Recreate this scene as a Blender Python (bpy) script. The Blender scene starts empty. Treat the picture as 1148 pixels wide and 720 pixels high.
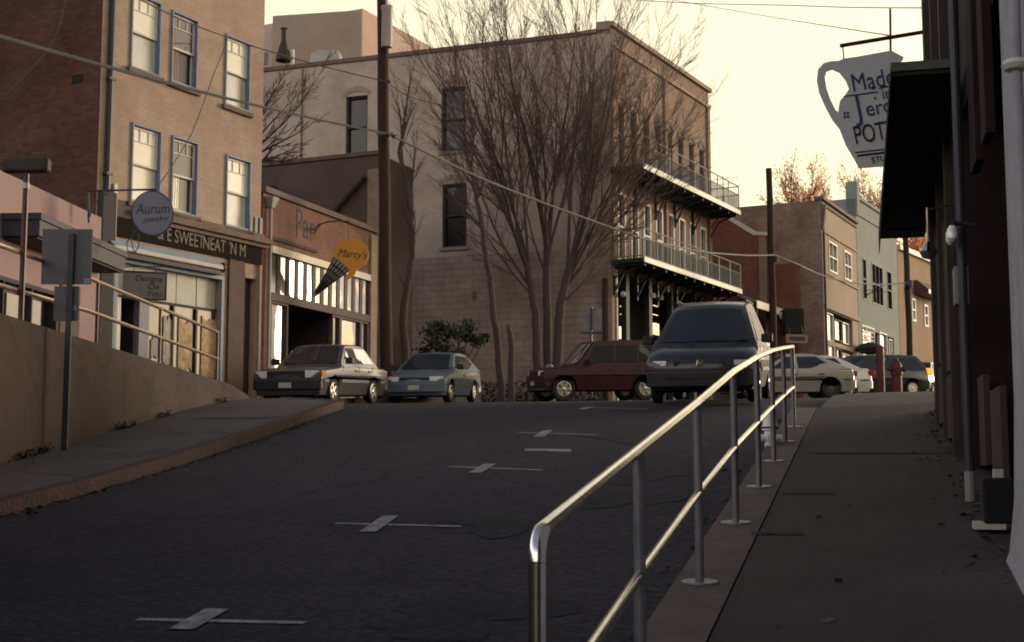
import bpy, bmesh, math, random
from mathutils import Vector, Matrix, Quaternion
R = math.radians
rnd = random.Random(7)
scn = bpy.context.scene
COL = scn.collection

# ------------------------------------------------------------------ camera
F = 1500.0; CX = 574.0; CY = 360.0; PITCH = math.atan(160 / F); EYE = 1.7
cd = bpy.data.cameras.new("camera"); cam = bpy.data.objects.new("camera", cd); COL.objects.link(cam)
cd.sensor_width = 36; cd.lens = F / 1148 * 36; cd.clip_start = 0.05; cd.clip_end = 3000
cam.location = (0, 0, EYE); cam.rotation_euler = (R(90) + PITCH, 0, 0)
scn.camera = cam
cd.dof.use_dof = False

# ------------------------------------------------------------------ sky and sun (low, ahead on the right, a hazy dusk)
SUN_AZ = 55.0; SUN_EL = 6.0
world = bpy.data.worlds.new("World"); scn.world = world; world.use_nodes = True
wn = world.node_tree.nodes; wl = world.node_tree.links
bg = wn["Background"]
sky = wn.new("ShaderNodeTexSky"); sky.sky_type = 'NISHITA'; sky.sun_disc = False
sky.sun_elevation = R(SUN_EL); sky.sun_rotation = R(SUN_AZ); sky.altitude = 1500
sky.air_density = 1.0; sky.dust_density = 3.0; sky.ozone_density = 1.0
tint = wn.new("ShaderNodeMixRGB"); tint.blend_type = 'MULTIPLY'; tint.inputs[0].default_value = 1.0
tint.inputs[2].default_value = (1.0, 0.82, 0.54, 1)
wl.new(sky.outputs[0], tint.inputs[1]); wl.new(tint.outputs[0], bg.inputs[0])
bg.inputs[1].default_value = 0.05
# thin bright dusk veil over the whole sky, strongest round the hidden sun
SUNV = (math.sin(R(SUN_AZ)) * math.cos(R(SUN_EL)), math.cos(R(SUN_AZ)) * math.cos(R(SUN_EL)), math.sin(R(SUN_EL)))
wtc = wn.new("ShaderNodeTexCoord"); dotn = wn.new("ShaderNodeVectorMath"); dotn.operation = 'DOT_PRODUCT'; dotn.inputs[1].default_value = SUNV
wl.new(wtc.outputs["Generated"], dotn.inputs[0])
mrg = wn.new("ShaderNodeMapRange"); mrg.inputs[1].default_value = -1; mrg.inputs[2].default_value = 1
wl.new(dotn.outputs["Value"], mrg.inputs[0])
vr_ = wn.new("ShaderNodeValToRGB"); ce = vr_.color_ramp.elements
VEIL = [(0.0, (1.15, 1.06, .94)), (.42, (1.05, .965, .85)), (.52, (.74, .68, .57)), (.60, (.61, .565, .39)), (.70, (.58, .53, .345)), (.88, (.62, .56, .365)), (.95, (1.05, .94, .70)), (1.0, (1.35, 1.18, .84))]
ce[0].position, ce[0].color = 0.0, (*VEIL[0][1], 1); ce[1].position, ce[1].color = 1.0, (*VEIL[-1][1], 1)
for p_, c_ in VEIL[1:-1]:
    e_ = ce.new(p_); e_.color = (*c_, 1)
wl.new(mrg.outputs[0], vr_.inputs[0])
sepw = wn.new("ShaderNodeSeparateXYZ"); wl.new(wtc.outputs["Generated"], sepw.inputs[0])
mre = wn.new("ShaderNodeMapRange"); mre.interpolation_type = 'SMOOTHSTEP'; mre.inputs[1].default_value = 0.33; mre.inputs[2].default_value = 0.66; mre.inputs[3].default_value = 1.0; mre.inputs[4].default_value = 0.13
wl.new(sepw.outputs[2], mre.inputs[0])
bg2 = wn.new("ShaderNodeBackground"); wl.new(mre.outputs[0], bg2.inputs[1])
er_ = wn.new("ShaderNodeValToRGB"); ee = er_.color_ramp.elements; ee[0].position, ee[0].color = 0.02, (1.02, .91, .80, 1); ee[1].position, ee[1].color = 0.75, (.66, .78, 1.45, 1)
for p_, c_ in ((.16, (1.0, .925, .86, 1)), (.27, (1, .955, .95, 1)), (.36, (.97, .94, .99, 1))): e_ = ee.new(p_); e_.color = c_
wl.new(sepw.outputs[2], er_.inputs[0]); mc_ = wn.new("ShaderNodeMixRGB"); mc_.blend_type = 'MULTIPLY'; mc_.inputs[0].default_value = 1
wl.new(vr_.outputs[0], mc_.inputs[1]); wl.new(er_.outputs[0], mc_.inputs[2]); wl.new(mc_.outputs[0], bg2.inputs[0])
addw = wn.new("ShaderNodeAddShader"); wl.new(bg.outputs[0], addw.inputs[0]); wl.new(bg2.outputs[0], addw.inputs[1])
wl.new(addw.outputs[0], wn["World Output"].inputs[0])
sd = bpy.data.lights.new("sun", 'SUN'); sun = bpy.data.objects.new("sun", sd); COL.objects.link(sun)
sd.energy = 1.2; sd.angle = R(14); sd.color = (1.0, 0.84, 0.66)
sv = Vector((math.sin(R(SUN_AZ)) * math.cos(R(SUN_EL)), math.cos(R(SUN_AZ)) * math.cos(R(SUN_EL)), math.sin(R(SUN_EL))))
sun.rotation_euler = (-sv).to_track_quat('-Z', 'Y').to_euler(); sun.location = sv * 60
scn.view_settings.view_transform = 'Standard'; scn.view_settings.look = 'None'
scn.view_settings.gamma = 1; scn.view_settings.use_curve_mapping = False
scn.view_settings.exposure = 0.9
scn.render.engine = 'CYCLES'
scn.cycles.filter_width = 1.9

# ------------------------------------------------------------------ measuring helpers (the photograph's survey)
def ray(x, y):
    a = (x - CX) / F; u = (CY - y) / F
    return Vector((a, math.cos(PITCH) - u * math.sin(PITCH), math.sin(PITCH) + u * math.cos(PITCH)))
EYEV = Vector((0, 0, EYE))
def at(x, y, Y):
    r = ray(x, y); return EYEV + r * (Y / r.y)
TH = R(14.5); SD = Vector((math.sin(TH), math.cos(TH)))
def prof(d):
    z = -0.13; s0, s1, a, b = 0.129, 0.0465, 18.0, 27.0
    if d <= a: return max(z + s0 * d, -12)
    z += s0 * a
    e = min(d, b); n = 8
    for i in range(n):
        t = (a + (e - a) * (i + .5) / n - a) / (b - a); t = t * t * (3 - 2 * t)
        z += (s0 + (s1 - s0) * t) * (e - a) / n
    if d > b: z += s1 * (min(d, 80) - b)
    return z
def gz(x, y): return prof(x * SD.x + y * SD.y)
def hit(x, y, off=0.0):
    r = ray(x, y); lo = 1.0
    Y = 1.0
    while Y < 90:
        p = EYEV + r * (Y / r.y)
        if p.z <= gz(p.x, p.y) + off: break
        Y += 0.05
    lo, hi = Y - 0.05, Y
    for _ in range(20):
        m = (lo + hi) / 2; p = EYEV + r * (m / r.y)
        if p.z <= gz(p.x, p.y) + off: hi = m
        else: lo = m
    return EYEV + r * (hi / r.y)

# ------------------------------------------------------------------ materials
MATS = {}
def nt(name):
    m = bpy.data.materials.new(name); m.use_nodes = True; MATS[name] = m
    return m, m.node_tree.nodes, m.node_tree.links, m.node_tree.nodes["Principled BSDF"]
def mat(name, col, rough=0.8, var=0.25, scale=2.0, bump=0.0, metal=0.0, coat=0.0, spec=0.5, dirt=None, detail_scale=25):
    m, N, L, b = nt(name)
    b.inputs["Roughness"].default_value = rough; b.inputs["Metallic"].default_value = metal
    b.inputs["Coat Weight"].default_value = coat; b.inputs["Coat Roughness"].default_value = 0.06
    b.inputs["Specular IOR Level"].default_value = spec
    tc = N.new("ShaderNodeTexCoord")
    n1 = N.new("ShaderNodeTexNoise"); n1.inputs["Scale"].default_value = scale; n1.inputs["Detail"].default_value = 8
    n1.inputs["Roughness"].default_value = 0.65
    L.new(tc.outputs["Object"], n1.inputs["Vector"])
    cr = N.new("ShaderNodeValToRGB"); cr.color_ramp.elements[0].position = 0.3; cr.color_ramp.elements[1].position = 0.72
    c = Vector(col[:3])
    d = Vector(dirt) if dirt else c * (1 - var)
    e = c * (1 + var * 0.6)
    cr.color_ramp.elements[0].color = (*d, 1); cr.color_ramp.elements[1].color = (*e, 1)
    L.new(n1.outputs[0], cr.inputs[0]); L.new(cr.outputs[0], b.inputs["Base Color"])
    if bump:
        n2 = N.new("ShaderNodeTexNoise"); n2.inputs["Scale"].default_value = detail_scale; n2.inputs["Detail"].default_value = 5
        L.new(tc.outputs["Object"], n2.inputs["Vector"])
        bp = N.new("ShaderNodeBump"); bp.inputs["Strength"].default_value = bump; bp.inputs["Distance"].default_value = 0.02
        L.new(n2.outputs[0], bp.inputs["Height"]); L.new(bp.outputs[0], b.inputs["Normal"])
    return m
def brick_mat(name, c1, c2, mortar, bw=0.22, bh=0.075, rough=0.9, stain=(0.5, 0.5, 0.5), msize=0.008, stain_amt=0.5, stain_scale=0.5, bump=0.4):
    m, N, L, b = nt(name)
    b.inputs["Roughness"].default_value = rough; b.inputs["Specular IOR Level"].default_value = 0.2
    uv = N.new("ShaderNodeUVMap"); uv.uv_map = "UVMap"
    br = N.new("ShaderNodeTexBrick"); br.inputs["Scale"].default_value = 1.0
    br.inputs["Brick Width"].default_value = bw; br.inputs["Row Height"].default_value = bh
    br.inputs["Mortar Size"].default_value = msize; br.inputs["Color1"].default_value = (*c1, 1); br.inputs["Color2"].default_value = (*c2, 1)
    br.inputs["Mortar"].default_value = (*mortar, 1); br.inputs["Bias"].default_value = 0.0
    tc = N.new("ShaderNodeTexCoord")
    wob = N.new("ShaderNodeTexNoise"); wob.inputs["Scale"].default_value = 1.1 / bw * 0.25; wob.inputs["Detail"].default_value = 3
    L.new(tc.outputs["Object"], wob.inputs["Vector"])
    wm_ = N.new("ShaderNodeVectorMath"); wm_.operation = 'MULTIPLY_ADD'; wm_.inputs[1].default_value = (bw * .22, bh * .55, 0)
    L.new(wob.outputs["Color"], wm_.inputs[0]); L.new(uv.outputs[0], wm_.inputs[2]); L.new(wm_.outputs[0], br.inputs["Vector"])
    n1 = N.new("ShaderNodeTexNoise"); n1.inputs["Scale"].default_value = stain_scale; n1.inputs["Detail"].default_value = 9; n1.inputs["Roughness"].default_value = 0.7
    L.new(tc.outputs["Object"], n1.inputs["Vector"])
    cr = N.new("ShaderNodeValToRGB"); cr.color_ramp.elements[0].position = 0.35; cr.color_ramp.elements[1].position = 0.65
    cr.color_ramp.elements[0].color = (*stain, 1); cr.color_ramp.elements[1].color = (1, 1, 1, 1)
    L.new(n1.outputs[0], cr.inputs[0])
    mx = N.new("ShaderNodeMixRGB"); mx.blend_type = 'MULTIPLY'; mx.inputs[0].default_value = stain_amt
    L.new(br.outputs[0], mx.inputs[1]); L.new(cr.outputs[0], mx.inputs[2]); L.new(mx.outputs[0], b.inputs["Base Color"])
    bp = N.new("ShaderNodeBump"); bp.inputs["Strength"].default_value = bump; bp.inputs["Distance"].default_value = 0.01
    L.new(br.outputs["Fac"], bp.inputs["Height"]); bp.invert = True; L.new(bp.outputs[0], b.inputs["Normal"])
    return m
def glass_mat(name, base, refl=0.5, rough=0.02, tint=(0.9, 0.9, 0.9)):
    m, N, L, b = nt(name)
    b.inputs["Base Color"].default_value = (*base, 1); b.inputs["Roughness"].default_value = 0.3; b.inputs["Specular IOR Level"].default_value = 0.2
    g = N.new("ShaderNodeBsdfGlossy"); g.inputs["Roughness"].default_value = rough; g.inputs["Color"].default_value = (*tint, 1)
    tc = N.new("ShaderNodeTexCoord"); n = N.new("ShaderNodeTexNoise"); n.inputs["Scale"].default_value = 1.3; n.inputs["Detail"].default_value = 1
    bp = N.new("ShaderNodeBump"); bp.inputs["Strength"].default_value = 0.06; bp.inputs["Distance"].default_value = 0.1
    L.new(tc.outputs["Object"], n.inputs["Vector"]); L.new(n.outputs[0], bp.inputs["Height"]); L.new(bp.outputs[0], g.inputs["Normal"])
    mx = N.new("ShaderNodeMixShader"); mx.inputs[0].default_value = refl
    L.new(b.outputs[0], mx.inputs[1]); L.new(g.outputs[0], mx.inputs[2])
    L.new(mx.outputs[0], N["Material Output"].inputs[0])
    return m
def emit_mat(name, col, s):
    m, N, L, b = nt(name)
    b.inputs["Base Color"].default_value = (*col, 1)
    b.inputs["Emission Color"].default_value = (*col, 1); b.inputs["Emission Strength"].default_value = s
    return m

def ground_mat(name, base, patch, crack=0.25, speck=0.3, scale=0.35, sp_scale=60):
    m, N, L, b = nt(name)
    b.inputs["Roughness"].default_value = 0.9; b.inputs["Specular IOR Level"].default_value = 0.25
    tc = N.new("ShaderNodeTexCoord")
    n1 = N.new("ShaderNodeTexNoise"); n1.inputs["Scale"].default_value = scale; n1.inputs["Detail"].default_value = 10; n1.inputs["Roughness"].default_value = 0.7
    L.new(tc.outputs["Object"], n1.inputs["Vector"])
    cr = N.new("ShaderNodeValToRGB"); cr.color_ramp.elements[0].position = 0.35; cr.color_ramp.elements[1].position = 0.68
    cr.color_ramp.elements[0].color = (*patch, 1); cr.color_ramp.elements[1].color = (*base, 1)
    L.new(n1.outputs[0], cr.inputs[0])
    n2 = N.new("ShaderNodeTexNoise"); n2.inputs["Scale"].default_value = sp_scale; n2.inputs["Detail"].default_value = 4
    L.new(tc.outputs["Object"], n2.inputs["Vector"])
    c2 = N.new("ShaderNodeValToRGB"); c2.color_ramp.elements[0].position = 0.3; c2.color_ramp.elements[1].position = 0.7
    c2.color_ramp.elements[0].color = (1 - speck, 1 - speck, 1 - speck, 1); c2.color_ramp.elements[1].color = (1 + speck, 1 + speck, 1 + speck, 1)
    L.new(n2.outputs[0], c2.inputs[0])
    mx = N.new("ShaderNodeMixRGB"); mx.blend_type = 'MULTIPLY'; mx.inputs[0].default_value = 1
    L.new(cr.outputs[0], mx.inputs[1]); L.new(c2.outputs[0], mx.inputs[2])
    # cracks: distorted voronoi edges, only in places
    nd = N.new("ShaderNodeTexNoise"); nd.inputs["Scale"].default_value = 1.2; nd.inputs["Detail"].default_value = 6
    L.new(tc.outputs["Object"], nd.inputs["Vector"])
    ad = N.new("ShaderNodeMixRGB"); ad.blend_type = 'ADD'; ad.inputs[0].default_value = 0.9
    L.new(tc.outputs["Object"], ad.inputs[1]); L.new(nd.outputs["Color"], ad.inputs[2])
    vo = N.new("ShaderNodeTexVoronoi"); vo.feature = 'DISTANCE_TO_EDGE'; vo.inputs["Scale"].default_value = 0.45
    L.new(ad.outputs[0], vo.inputs["Vector"])
    c3 = N.new("ShaderNodeValToRGB"); c3.color_ramp.elements[0].position = 0.0; c3.color_ramp.elements[1].position = 0.024
    c3.color_ramp.elements[0].color = (1 - crack, 1 - crack, 1 - crack, 1); c3.color_ramp.elements[1].color = (1, 1, 1, 1)
    L.new(vo.outputs[0], c3.inputs[0])
    m2 = N.new("ShaderNodeMixRGB"); m2.blend_type = 'MULTIPLY'; m2.inputs[0].default_value = 1
    L.new(mx.outputs[0], m2.inputs[1]); L.new(c3.outputs[0], m2.inputs[2]); L.new(m2.outputs[0], b.inputs["Base Color"])
    bp = N.new("ShaderNodeBump"); bp.inputs["Strength"].default_value = 0.5; bp.inputs["Distance"].default_value = 0.01
    L.new(n2.outputs[0], bp.inputs["Height"]); L.new(bp.outputs[0], b.inputs["Normal"])
    return m

M = {}
M['asphalt'] = ground_mat("asphalt", (0.029, 0.027, 0.0365), (0.0165, 0.0155, 0.0215), 0.4, 0.7, 0.55, 20)
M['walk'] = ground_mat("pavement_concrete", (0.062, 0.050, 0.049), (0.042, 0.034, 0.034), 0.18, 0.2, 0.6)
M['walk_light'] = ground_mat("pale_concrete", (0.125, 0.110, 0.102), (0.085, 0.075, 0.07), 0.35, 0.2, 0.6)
M['dirt'] = ground_mat("dirt", (0.12, 0.095, 0.07), (0.08, 0.065, 0.05), 0.0, 0.3, 0.2)
M['kerb'] = mat("brown_kerb", (0.11, 0.078, 0.066), 0.9, 0.35, 3, 0.4)
M['red_kerb'] = mat("worn_red_kerb", (0.066, 0.024, 0.021), 0.9, 0.3, 3.5, 0.8, dirt=(0.028, 0.022, 0.021))
M['seam'] = mat("dark_seam", (0.02, 0.017, 0.016), 0.95, 0.2)
M['paint'] = mat("worn_white_paint", (0.36, 0.35, 0.325), 0.8, 0.3, 14, 0.2, dirt=(0.07, 0.07, 0.075))
M['retain'] = ground_mat("stained_concrete_wall", (0.090, 0.068, 0.060), (0.056, 0.044, 0.041), 0.2, 0.22, 0.8)
M['tan'] = brick_mat("painted_tan_brick", (0.48, 0.365, 0.29), (0.43, 0.325, 0.26), (0.375, 0.285, 0.23), bw=0.22, bh=0.075, stain=(0.72, 0.68, 0.66), stain_amt=0.8, stain_scale=0.7, bump=0.5)
M['tan_quoin'] = mat("buff_brick_corner", (0.34, 0.26, 0.19), 0.9, 0.25, 3, 0.3)
M['brick_dark'] = brick_mat("dark_red_brick", (0.17, 0.068, 0.048), (0.11, 0.044, 0.034), (0.085, 0.06, 0.052), stain=(0.5, 0.48, 0.48), stain_amt=0.8)
M['brick_red'] = brick_mat("faded_orange_brick", (0.29, 0.145, 0.10), (0.22, 0.115, 0.085), (0.22, 0.155, 0.13), stain=(0.6, 0.55, 0.55), stain_amt=0.8, stain_scale=0.8)
M['brick_wine'] = brick_mat("wine_red_brick", (0.29, 0.115, 0.08), (0.22, 0.09, 0.065), (0.20, 0.12, 0.095), stain=(0.6, 0.55, 0.55), stain_amt=0.7)
M['brick_buff'] = brick_mat("buff_brick", (0.38, 0.27, 0.205), (0.31, 0.215, 0.165), (0.25, 0.17, 0.13), stain=(0.6, 0.55, 0.5), stain_amt=0.6)
M['stone'] = brick_mat("weathered_block_wall", (0.46, 0.375, 0.305), (0.40, 0.325, 0.265), (0.33, 0.265, 0.22), bw=0.6, bh=0.26, stain=(0.55, 0.5, 0.48), stain_amt=0.8, stain_scale=0.6, bump=0.6, msize=0.02)
M['plaster'] = brick_mat("weathered_cream_plaster", (0.53, 0.455, 0.375), (0.52, 0.445, 0.365), (0.505, 0.43, 0.355), bw=0.6, bh=0.26, msize=0.02, stain=(0.66, 0.62, 0.60), stain_amt=0.85, stain_scale=0.45, bump=0.12)
M['rubble'] = brick_mat("rough_grey_brick", (0.40, 0.30, 0.235), (0.31, 0.225, 0.18), (0.25, 0.185, 0.15), bw=0.3, bh=0.12, stain=(0.45, 0.4, 0.4), stain_amt=0.8)
M['brown_stucco'] = mat("brown_stucco", (0.125, 0.092, 0.075), 0.9, 0.25, 0.7, 0.3)
M['pink'] = mat("pink_render", (0.29, 0.20, 0.20), 0.9, 0.12, 0.8, 0.2)
M['rose'] = mat("rose_render", (0.52, 0.38, 0.31), 0.9, 0.12, 0.5, 0.2)
M['green_wall'] = mat("sage_render", (0.23, 0.265, 0.235), 0.9, 0.15, 0.5, 0.2)
M['ochre'] = mat("ochre_render", (0.34, 0.215, 0.13), 0.9, 0.15, 0.5, 0.2)
M['buff'] = mat("buff_render", (0.36, 0.27, 0.20), 0.9, 0.15, 0.5, 0.2)
M['fascia'] = mat("slate_blue_fascia", (0.046, 0.046, 0.06), 0.7, 0.15, 2)
M['fascia_dark'] = mat("dark_soffit", (0.03, 0.028, 0.03), 0.8, 0.2)
M['blue_frame'] = mat("grey_blue_frame", (0.17, 0.22, 0.32), 0.6, 0.15, 5)
M['white_frame'] = mat("cream_sash", (0.62, 0.60, 0.52), 0.6, 0.12, 6)
M['blind'] = mat("cream_blind", (0.74, 0.72, 0.57), 0.35, 0.06, 3, coat=0.3)
M['blind_b'] = mat("blind_reflection_tone", (0.50, 0.51, 0.45), 0.3, 0.2, 1.2, coat=0.5)  # blind in a greyer colour that stands in for reflections on the lower panes
M['shop_cloth'] = mat("shop_blind_cloth", (0.43, 0.42, 0.35), 0.6, 0.15, 2.5)
M['blind2'] = mat("grey_blind", (0.36, 0.34, 0.30), 0.6, 0.15, 3)
M['dark_pane'] = glass_mat("dark_window", (0.008, 0.008, 0.010), 0.025)
M['pane_brown'] = glass_mat("brown_curtain_window", (0.05, 0.028, 0.022), 0.06)
M['mirror_pane'] = glass_mat("reflecting_window", (0.05, 0.045, 0.04), 0.12, 0.03, (1.0, 0.93, 0.78))
M['shop_pane'] = glass_mat("shop_window", (0.03, 0.026, 0.024), 0.11, 0.02)
M['car_glass'] = glass_mat("car_glass", (0.008, 0.009, 0.014), 0.045, 0.01, (0.8, 0.85, 1.0))
M['car_glass_bright'] = glass_mat("car_side_glass", (0.02, 0.02, 0.02), 0.5, 0.01)
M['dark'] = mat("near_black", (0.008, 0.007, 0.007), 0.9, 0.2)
M['dark_brown'] = mat("dark_brown_paint", (0.035, 0.022, 0.017), 0.7, 0.3, 3)
M['brown_panel'] = mat("brown_panel", (0.085, 0.05, 0.037), 0.8, 0.25, 2)
M['beam'] = mat("mauve_beam", (0.11, 0.075, 0.068), 0.8, 0.2, 2)
M['cream_trim'] = mat("cream_trim", (0.62, 0.58, 0.45), 0.6, 0.12, 4)
M['coping'] = mat("brown_coping", (0.16, 0.11, 0.085), 0.85, 0.25, 2)
M['awn_blue'] = mat("blue_awning_cloth", (0.26, 0.33, 0.40), 0.7, 0.12, 5)
M['awn_cream'] = mat("cream_awning_cloth", (0.50, 0.48, 0.42), 0.7, 0.12, 5)
M['red'] = mat("red_paint", (0.085, 0.006, 0.007), 0.6, 0.2, 4)
M['maroon'] = mat("maroon_metal", (0.09, 0.026, 0.024), 0.5, 0.2, 4)
M['copper'] = mat("satin_steel_rail", (0.85, 0.66, 0.48), 0.28, 0.1, 3, metal=1.0)
M['steel'] = mat("galvanised_steel", (0.84, 0.81, 0.73), 0.20, 0.2, 8, metal=1.0)
M['steel_dull'] = mat("dull_steel", (0.22, 0.21, 0.225), 0.45, 0.25, 8, metal=0.55)
M['sign_back'] = mat("grey_sign_metal", (0.11, 0.105, 0.11), 0.5, 0.15, 3, metal=0.3)
M['post'] = mat("dark_steel_post", (0.045, 0.048, 0.06), 0.5, 0.2, 3, metal=0.4)
M['wood_pole'] = mat("creosoted_wood", (0.042, 0.020, 0.013), 0.9, 0.4, 6, 0.6)
M['wire'] = mat("black_cable", (0.03, 0.03, 0.035), 0.6, 0.1)
M['wire_pale'] = mat("pale_cable", (0.22, 0.21, 0.19), 0.45, 0.1)
M['insul'] = mat("pale_transformer", (0.36, 0.34, 0.31), 0.5, 0.1)
M['sign_blue'] = mat("blue_grey_sign", (0.17, 0.18, 0.235), 0.6, 0.08, 3)
M['sign_dark'] = mat("sign_rim", (0.04, 0.04, 0.05), 0.6, 0.1)
M['letter_brown'] = mat("brown_lettering", (0.06, 0.025, 0.03), 0.7, 0.1)
M['letter_grey'] = mat("worn_lettering", (0.20, 0.17, 0.14), 0.8, 0.4, 8)
M['letter_dark'] = mat("faded_blue_lettering", (0.075, 0.055, 0.065), 0.9, 0.4, 6)
M['letter_blue'] = mat("blue_lettering", (0.055, 0.065, 0.16), 0.6, 0.1)
M['letter_black'] = mat("black_lettering", (0.03, 0.024, 0.02), 0.6, 0.1)
M['sign_grey'] = mat("grey_board", (0.22, 0.21, 0.19), 0.6, 0.1)
M['frieze'] = mat("black_frieze", (0.014, 0.011, 0.010), 0.9, 0.4, 4, spec=0.1)
M['yellow'] = mat("amber_yellow_sign", (0.62, 0.27, 0.015), 0.6, 0.08, 3)
M['jug'] = mat("pale_blue_grey_enamel", (0.66, 0.70, 0.68), 0.5, 0.06, 4)
M['green_metal'] = mat("green_balcony_paint", (0.085, 0.11, 0.085), 0.6, 0.2, 5)
M['green_rail'] = mat("pale_green_rail", (0.21, 0.25, 0.215), 0.55, 0.15, 5)
M['deck_edge'] = mat("cream_green_deck_edge", (0.55, 0.58, 0.45), 0.55, 0.15, 4)
M['zinc'] = mat("zinc_canopy", (0.24, 0.24, 0.24), 0.5, 0.2, 2)
M['bark'] = mat("grey_bark", (0.078, 0.060, 0.055), 0.95, 0.35, 9, 0.5)
M['twig'] = mat("brown_twig", (0.105, 0.074, 0.062), 0.95, 0.2, 4)
M['leaf_dark'] = mat("dark_green_leaf", (0.035, 0.045, 0.02), 0.7, 0.4, 4)
M['leaf_orange'] = mat("autumn_leaf", (0.42, 0.20, 0.08), 0.8, 0.4, 2)
for k_ in ('leaf_orange',):
    N_, L_n = M[k_].node_tree.nodes, M[k_].node_tree.links; bs_ = N_["Principled BSDF"]; tr_ = N_.new("ShaderNodeBsdfTranslucent"); tr_.inputs[0].default_value = (1.0, 0.58, 0.34, 1)
    mx_n = N_.new("ShaderNodeMixShader"); mx_n.inputs[0].default_value = 0.75; L_n.new(bs_.outputs[0], mx_n.inputs[1]); L_n.new(tr_.outputs[0], mx_n.inputs[2]); L_n.new(mx_n.outputs[0], N_["Material Output"].inputs[0])
M['dead_leaf'] = mat("dead_leaf", (0.10, 0.065, 0.04), 0.9, 0.5, 6)
M['tyre'] = mat("tyre_rubber", (0.012, 0.012, 0.013), 0.8, 0.2)
M['rim'] = mat("alloy_rim", (0.62, 0.60, 0.55), 0.3, 0.1, 6, metal=0.9)
M['rim_dull'] = mat("steel_wheel", (0.10, 0.095, 0.09), 0.5, 0.1, 6, metal=0.5)
M['chrome'] = mat("chrome", (0.75, 0.72, 0.66), 0.12, 0.05, 3, metal=1.0)
M['trim'] = mat("black_plastic", (0.015, 0.015, 0.016), 0.6, 0.1)
M['lamp_glass'] = mat("headlamp_glass", (0.85, 0.84, 0.80), 0.12, 0.15, 14, coat=1.0)
M['amber'] = mat("amber_lens", (0.55, 0.16, 0.02), 0.2, 0.1, 9, coat=1.0)
M['tail_red'] = mat("red_lens", (0.35, 0.02, 0.02), 0.2, 0.1, 9, coat=1.0)
M['amber_lit'] = emit_mat("lit_amber_lens", (1.0, 0.30, 0.04), 0.9)
M['red_lit'] = emit_mat("lit_red_lens", (0.9, 0.06, 0.06), 0.5)
M['plate'] = mat("number_plate", (0.5, 0.48, 0.42), 0.5, 0.1)
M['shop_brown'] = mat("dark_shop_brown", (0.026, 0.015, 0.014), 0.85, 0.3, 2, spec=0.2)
M['lean_board'] = mat("scuffed_brown_board", (0.055, 0.036, 0.029), 0.85, 0.4, 5)
M['white_wall'] = mat("white_plaster", (0.34, 0.345, 0.36), 0.85, 0.2, 2.5, 0.5)
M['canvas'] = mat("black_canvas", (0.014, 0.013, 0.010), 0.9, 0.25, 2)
M['canvas_edge'] = mat("grey_canvas_edge", (0.10, 0.095, 0.08), 0.8, 0.2, 3)
M['hydrant'] = mat("chalky_white_hydrant", (0.80, 0.79, 0.75), 0.6, 0.3, 6, 0.2)
M['boulder'] = mat("grey_boulder", (0.20, 0.19, 0.185), 0.9, 0.3, 4, 0.6)
M['cloth_pale'] = mat("pale_display", (0.42, 0.38, 0.30), 0.8, 0.4, 4)
M['ochre_goods'] = mat("ochre_display", (0.46, 0.31, 0.16), 0.7, 0.6, 5)
M['paper'] = mat("white_paper", (0.5, 0.47, 0.42), 0.8, 0.2)
M['bulb'] = emit_mat("orange_bulb", (1.0, 0.36, 0.08), 2.2)
M['bulb_warm'] = emit_mat("warm_window_light", (1.0, 0.66, 0.33), 1.0)
M['globe'] = mat("white_globe", (0.6, 0.58, 0.52), 0.3, 0.05)
M['porch'] = mat("dark_pine_green", (0.02, 0.03, 0.024), 0.7, 0.2)

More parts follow.
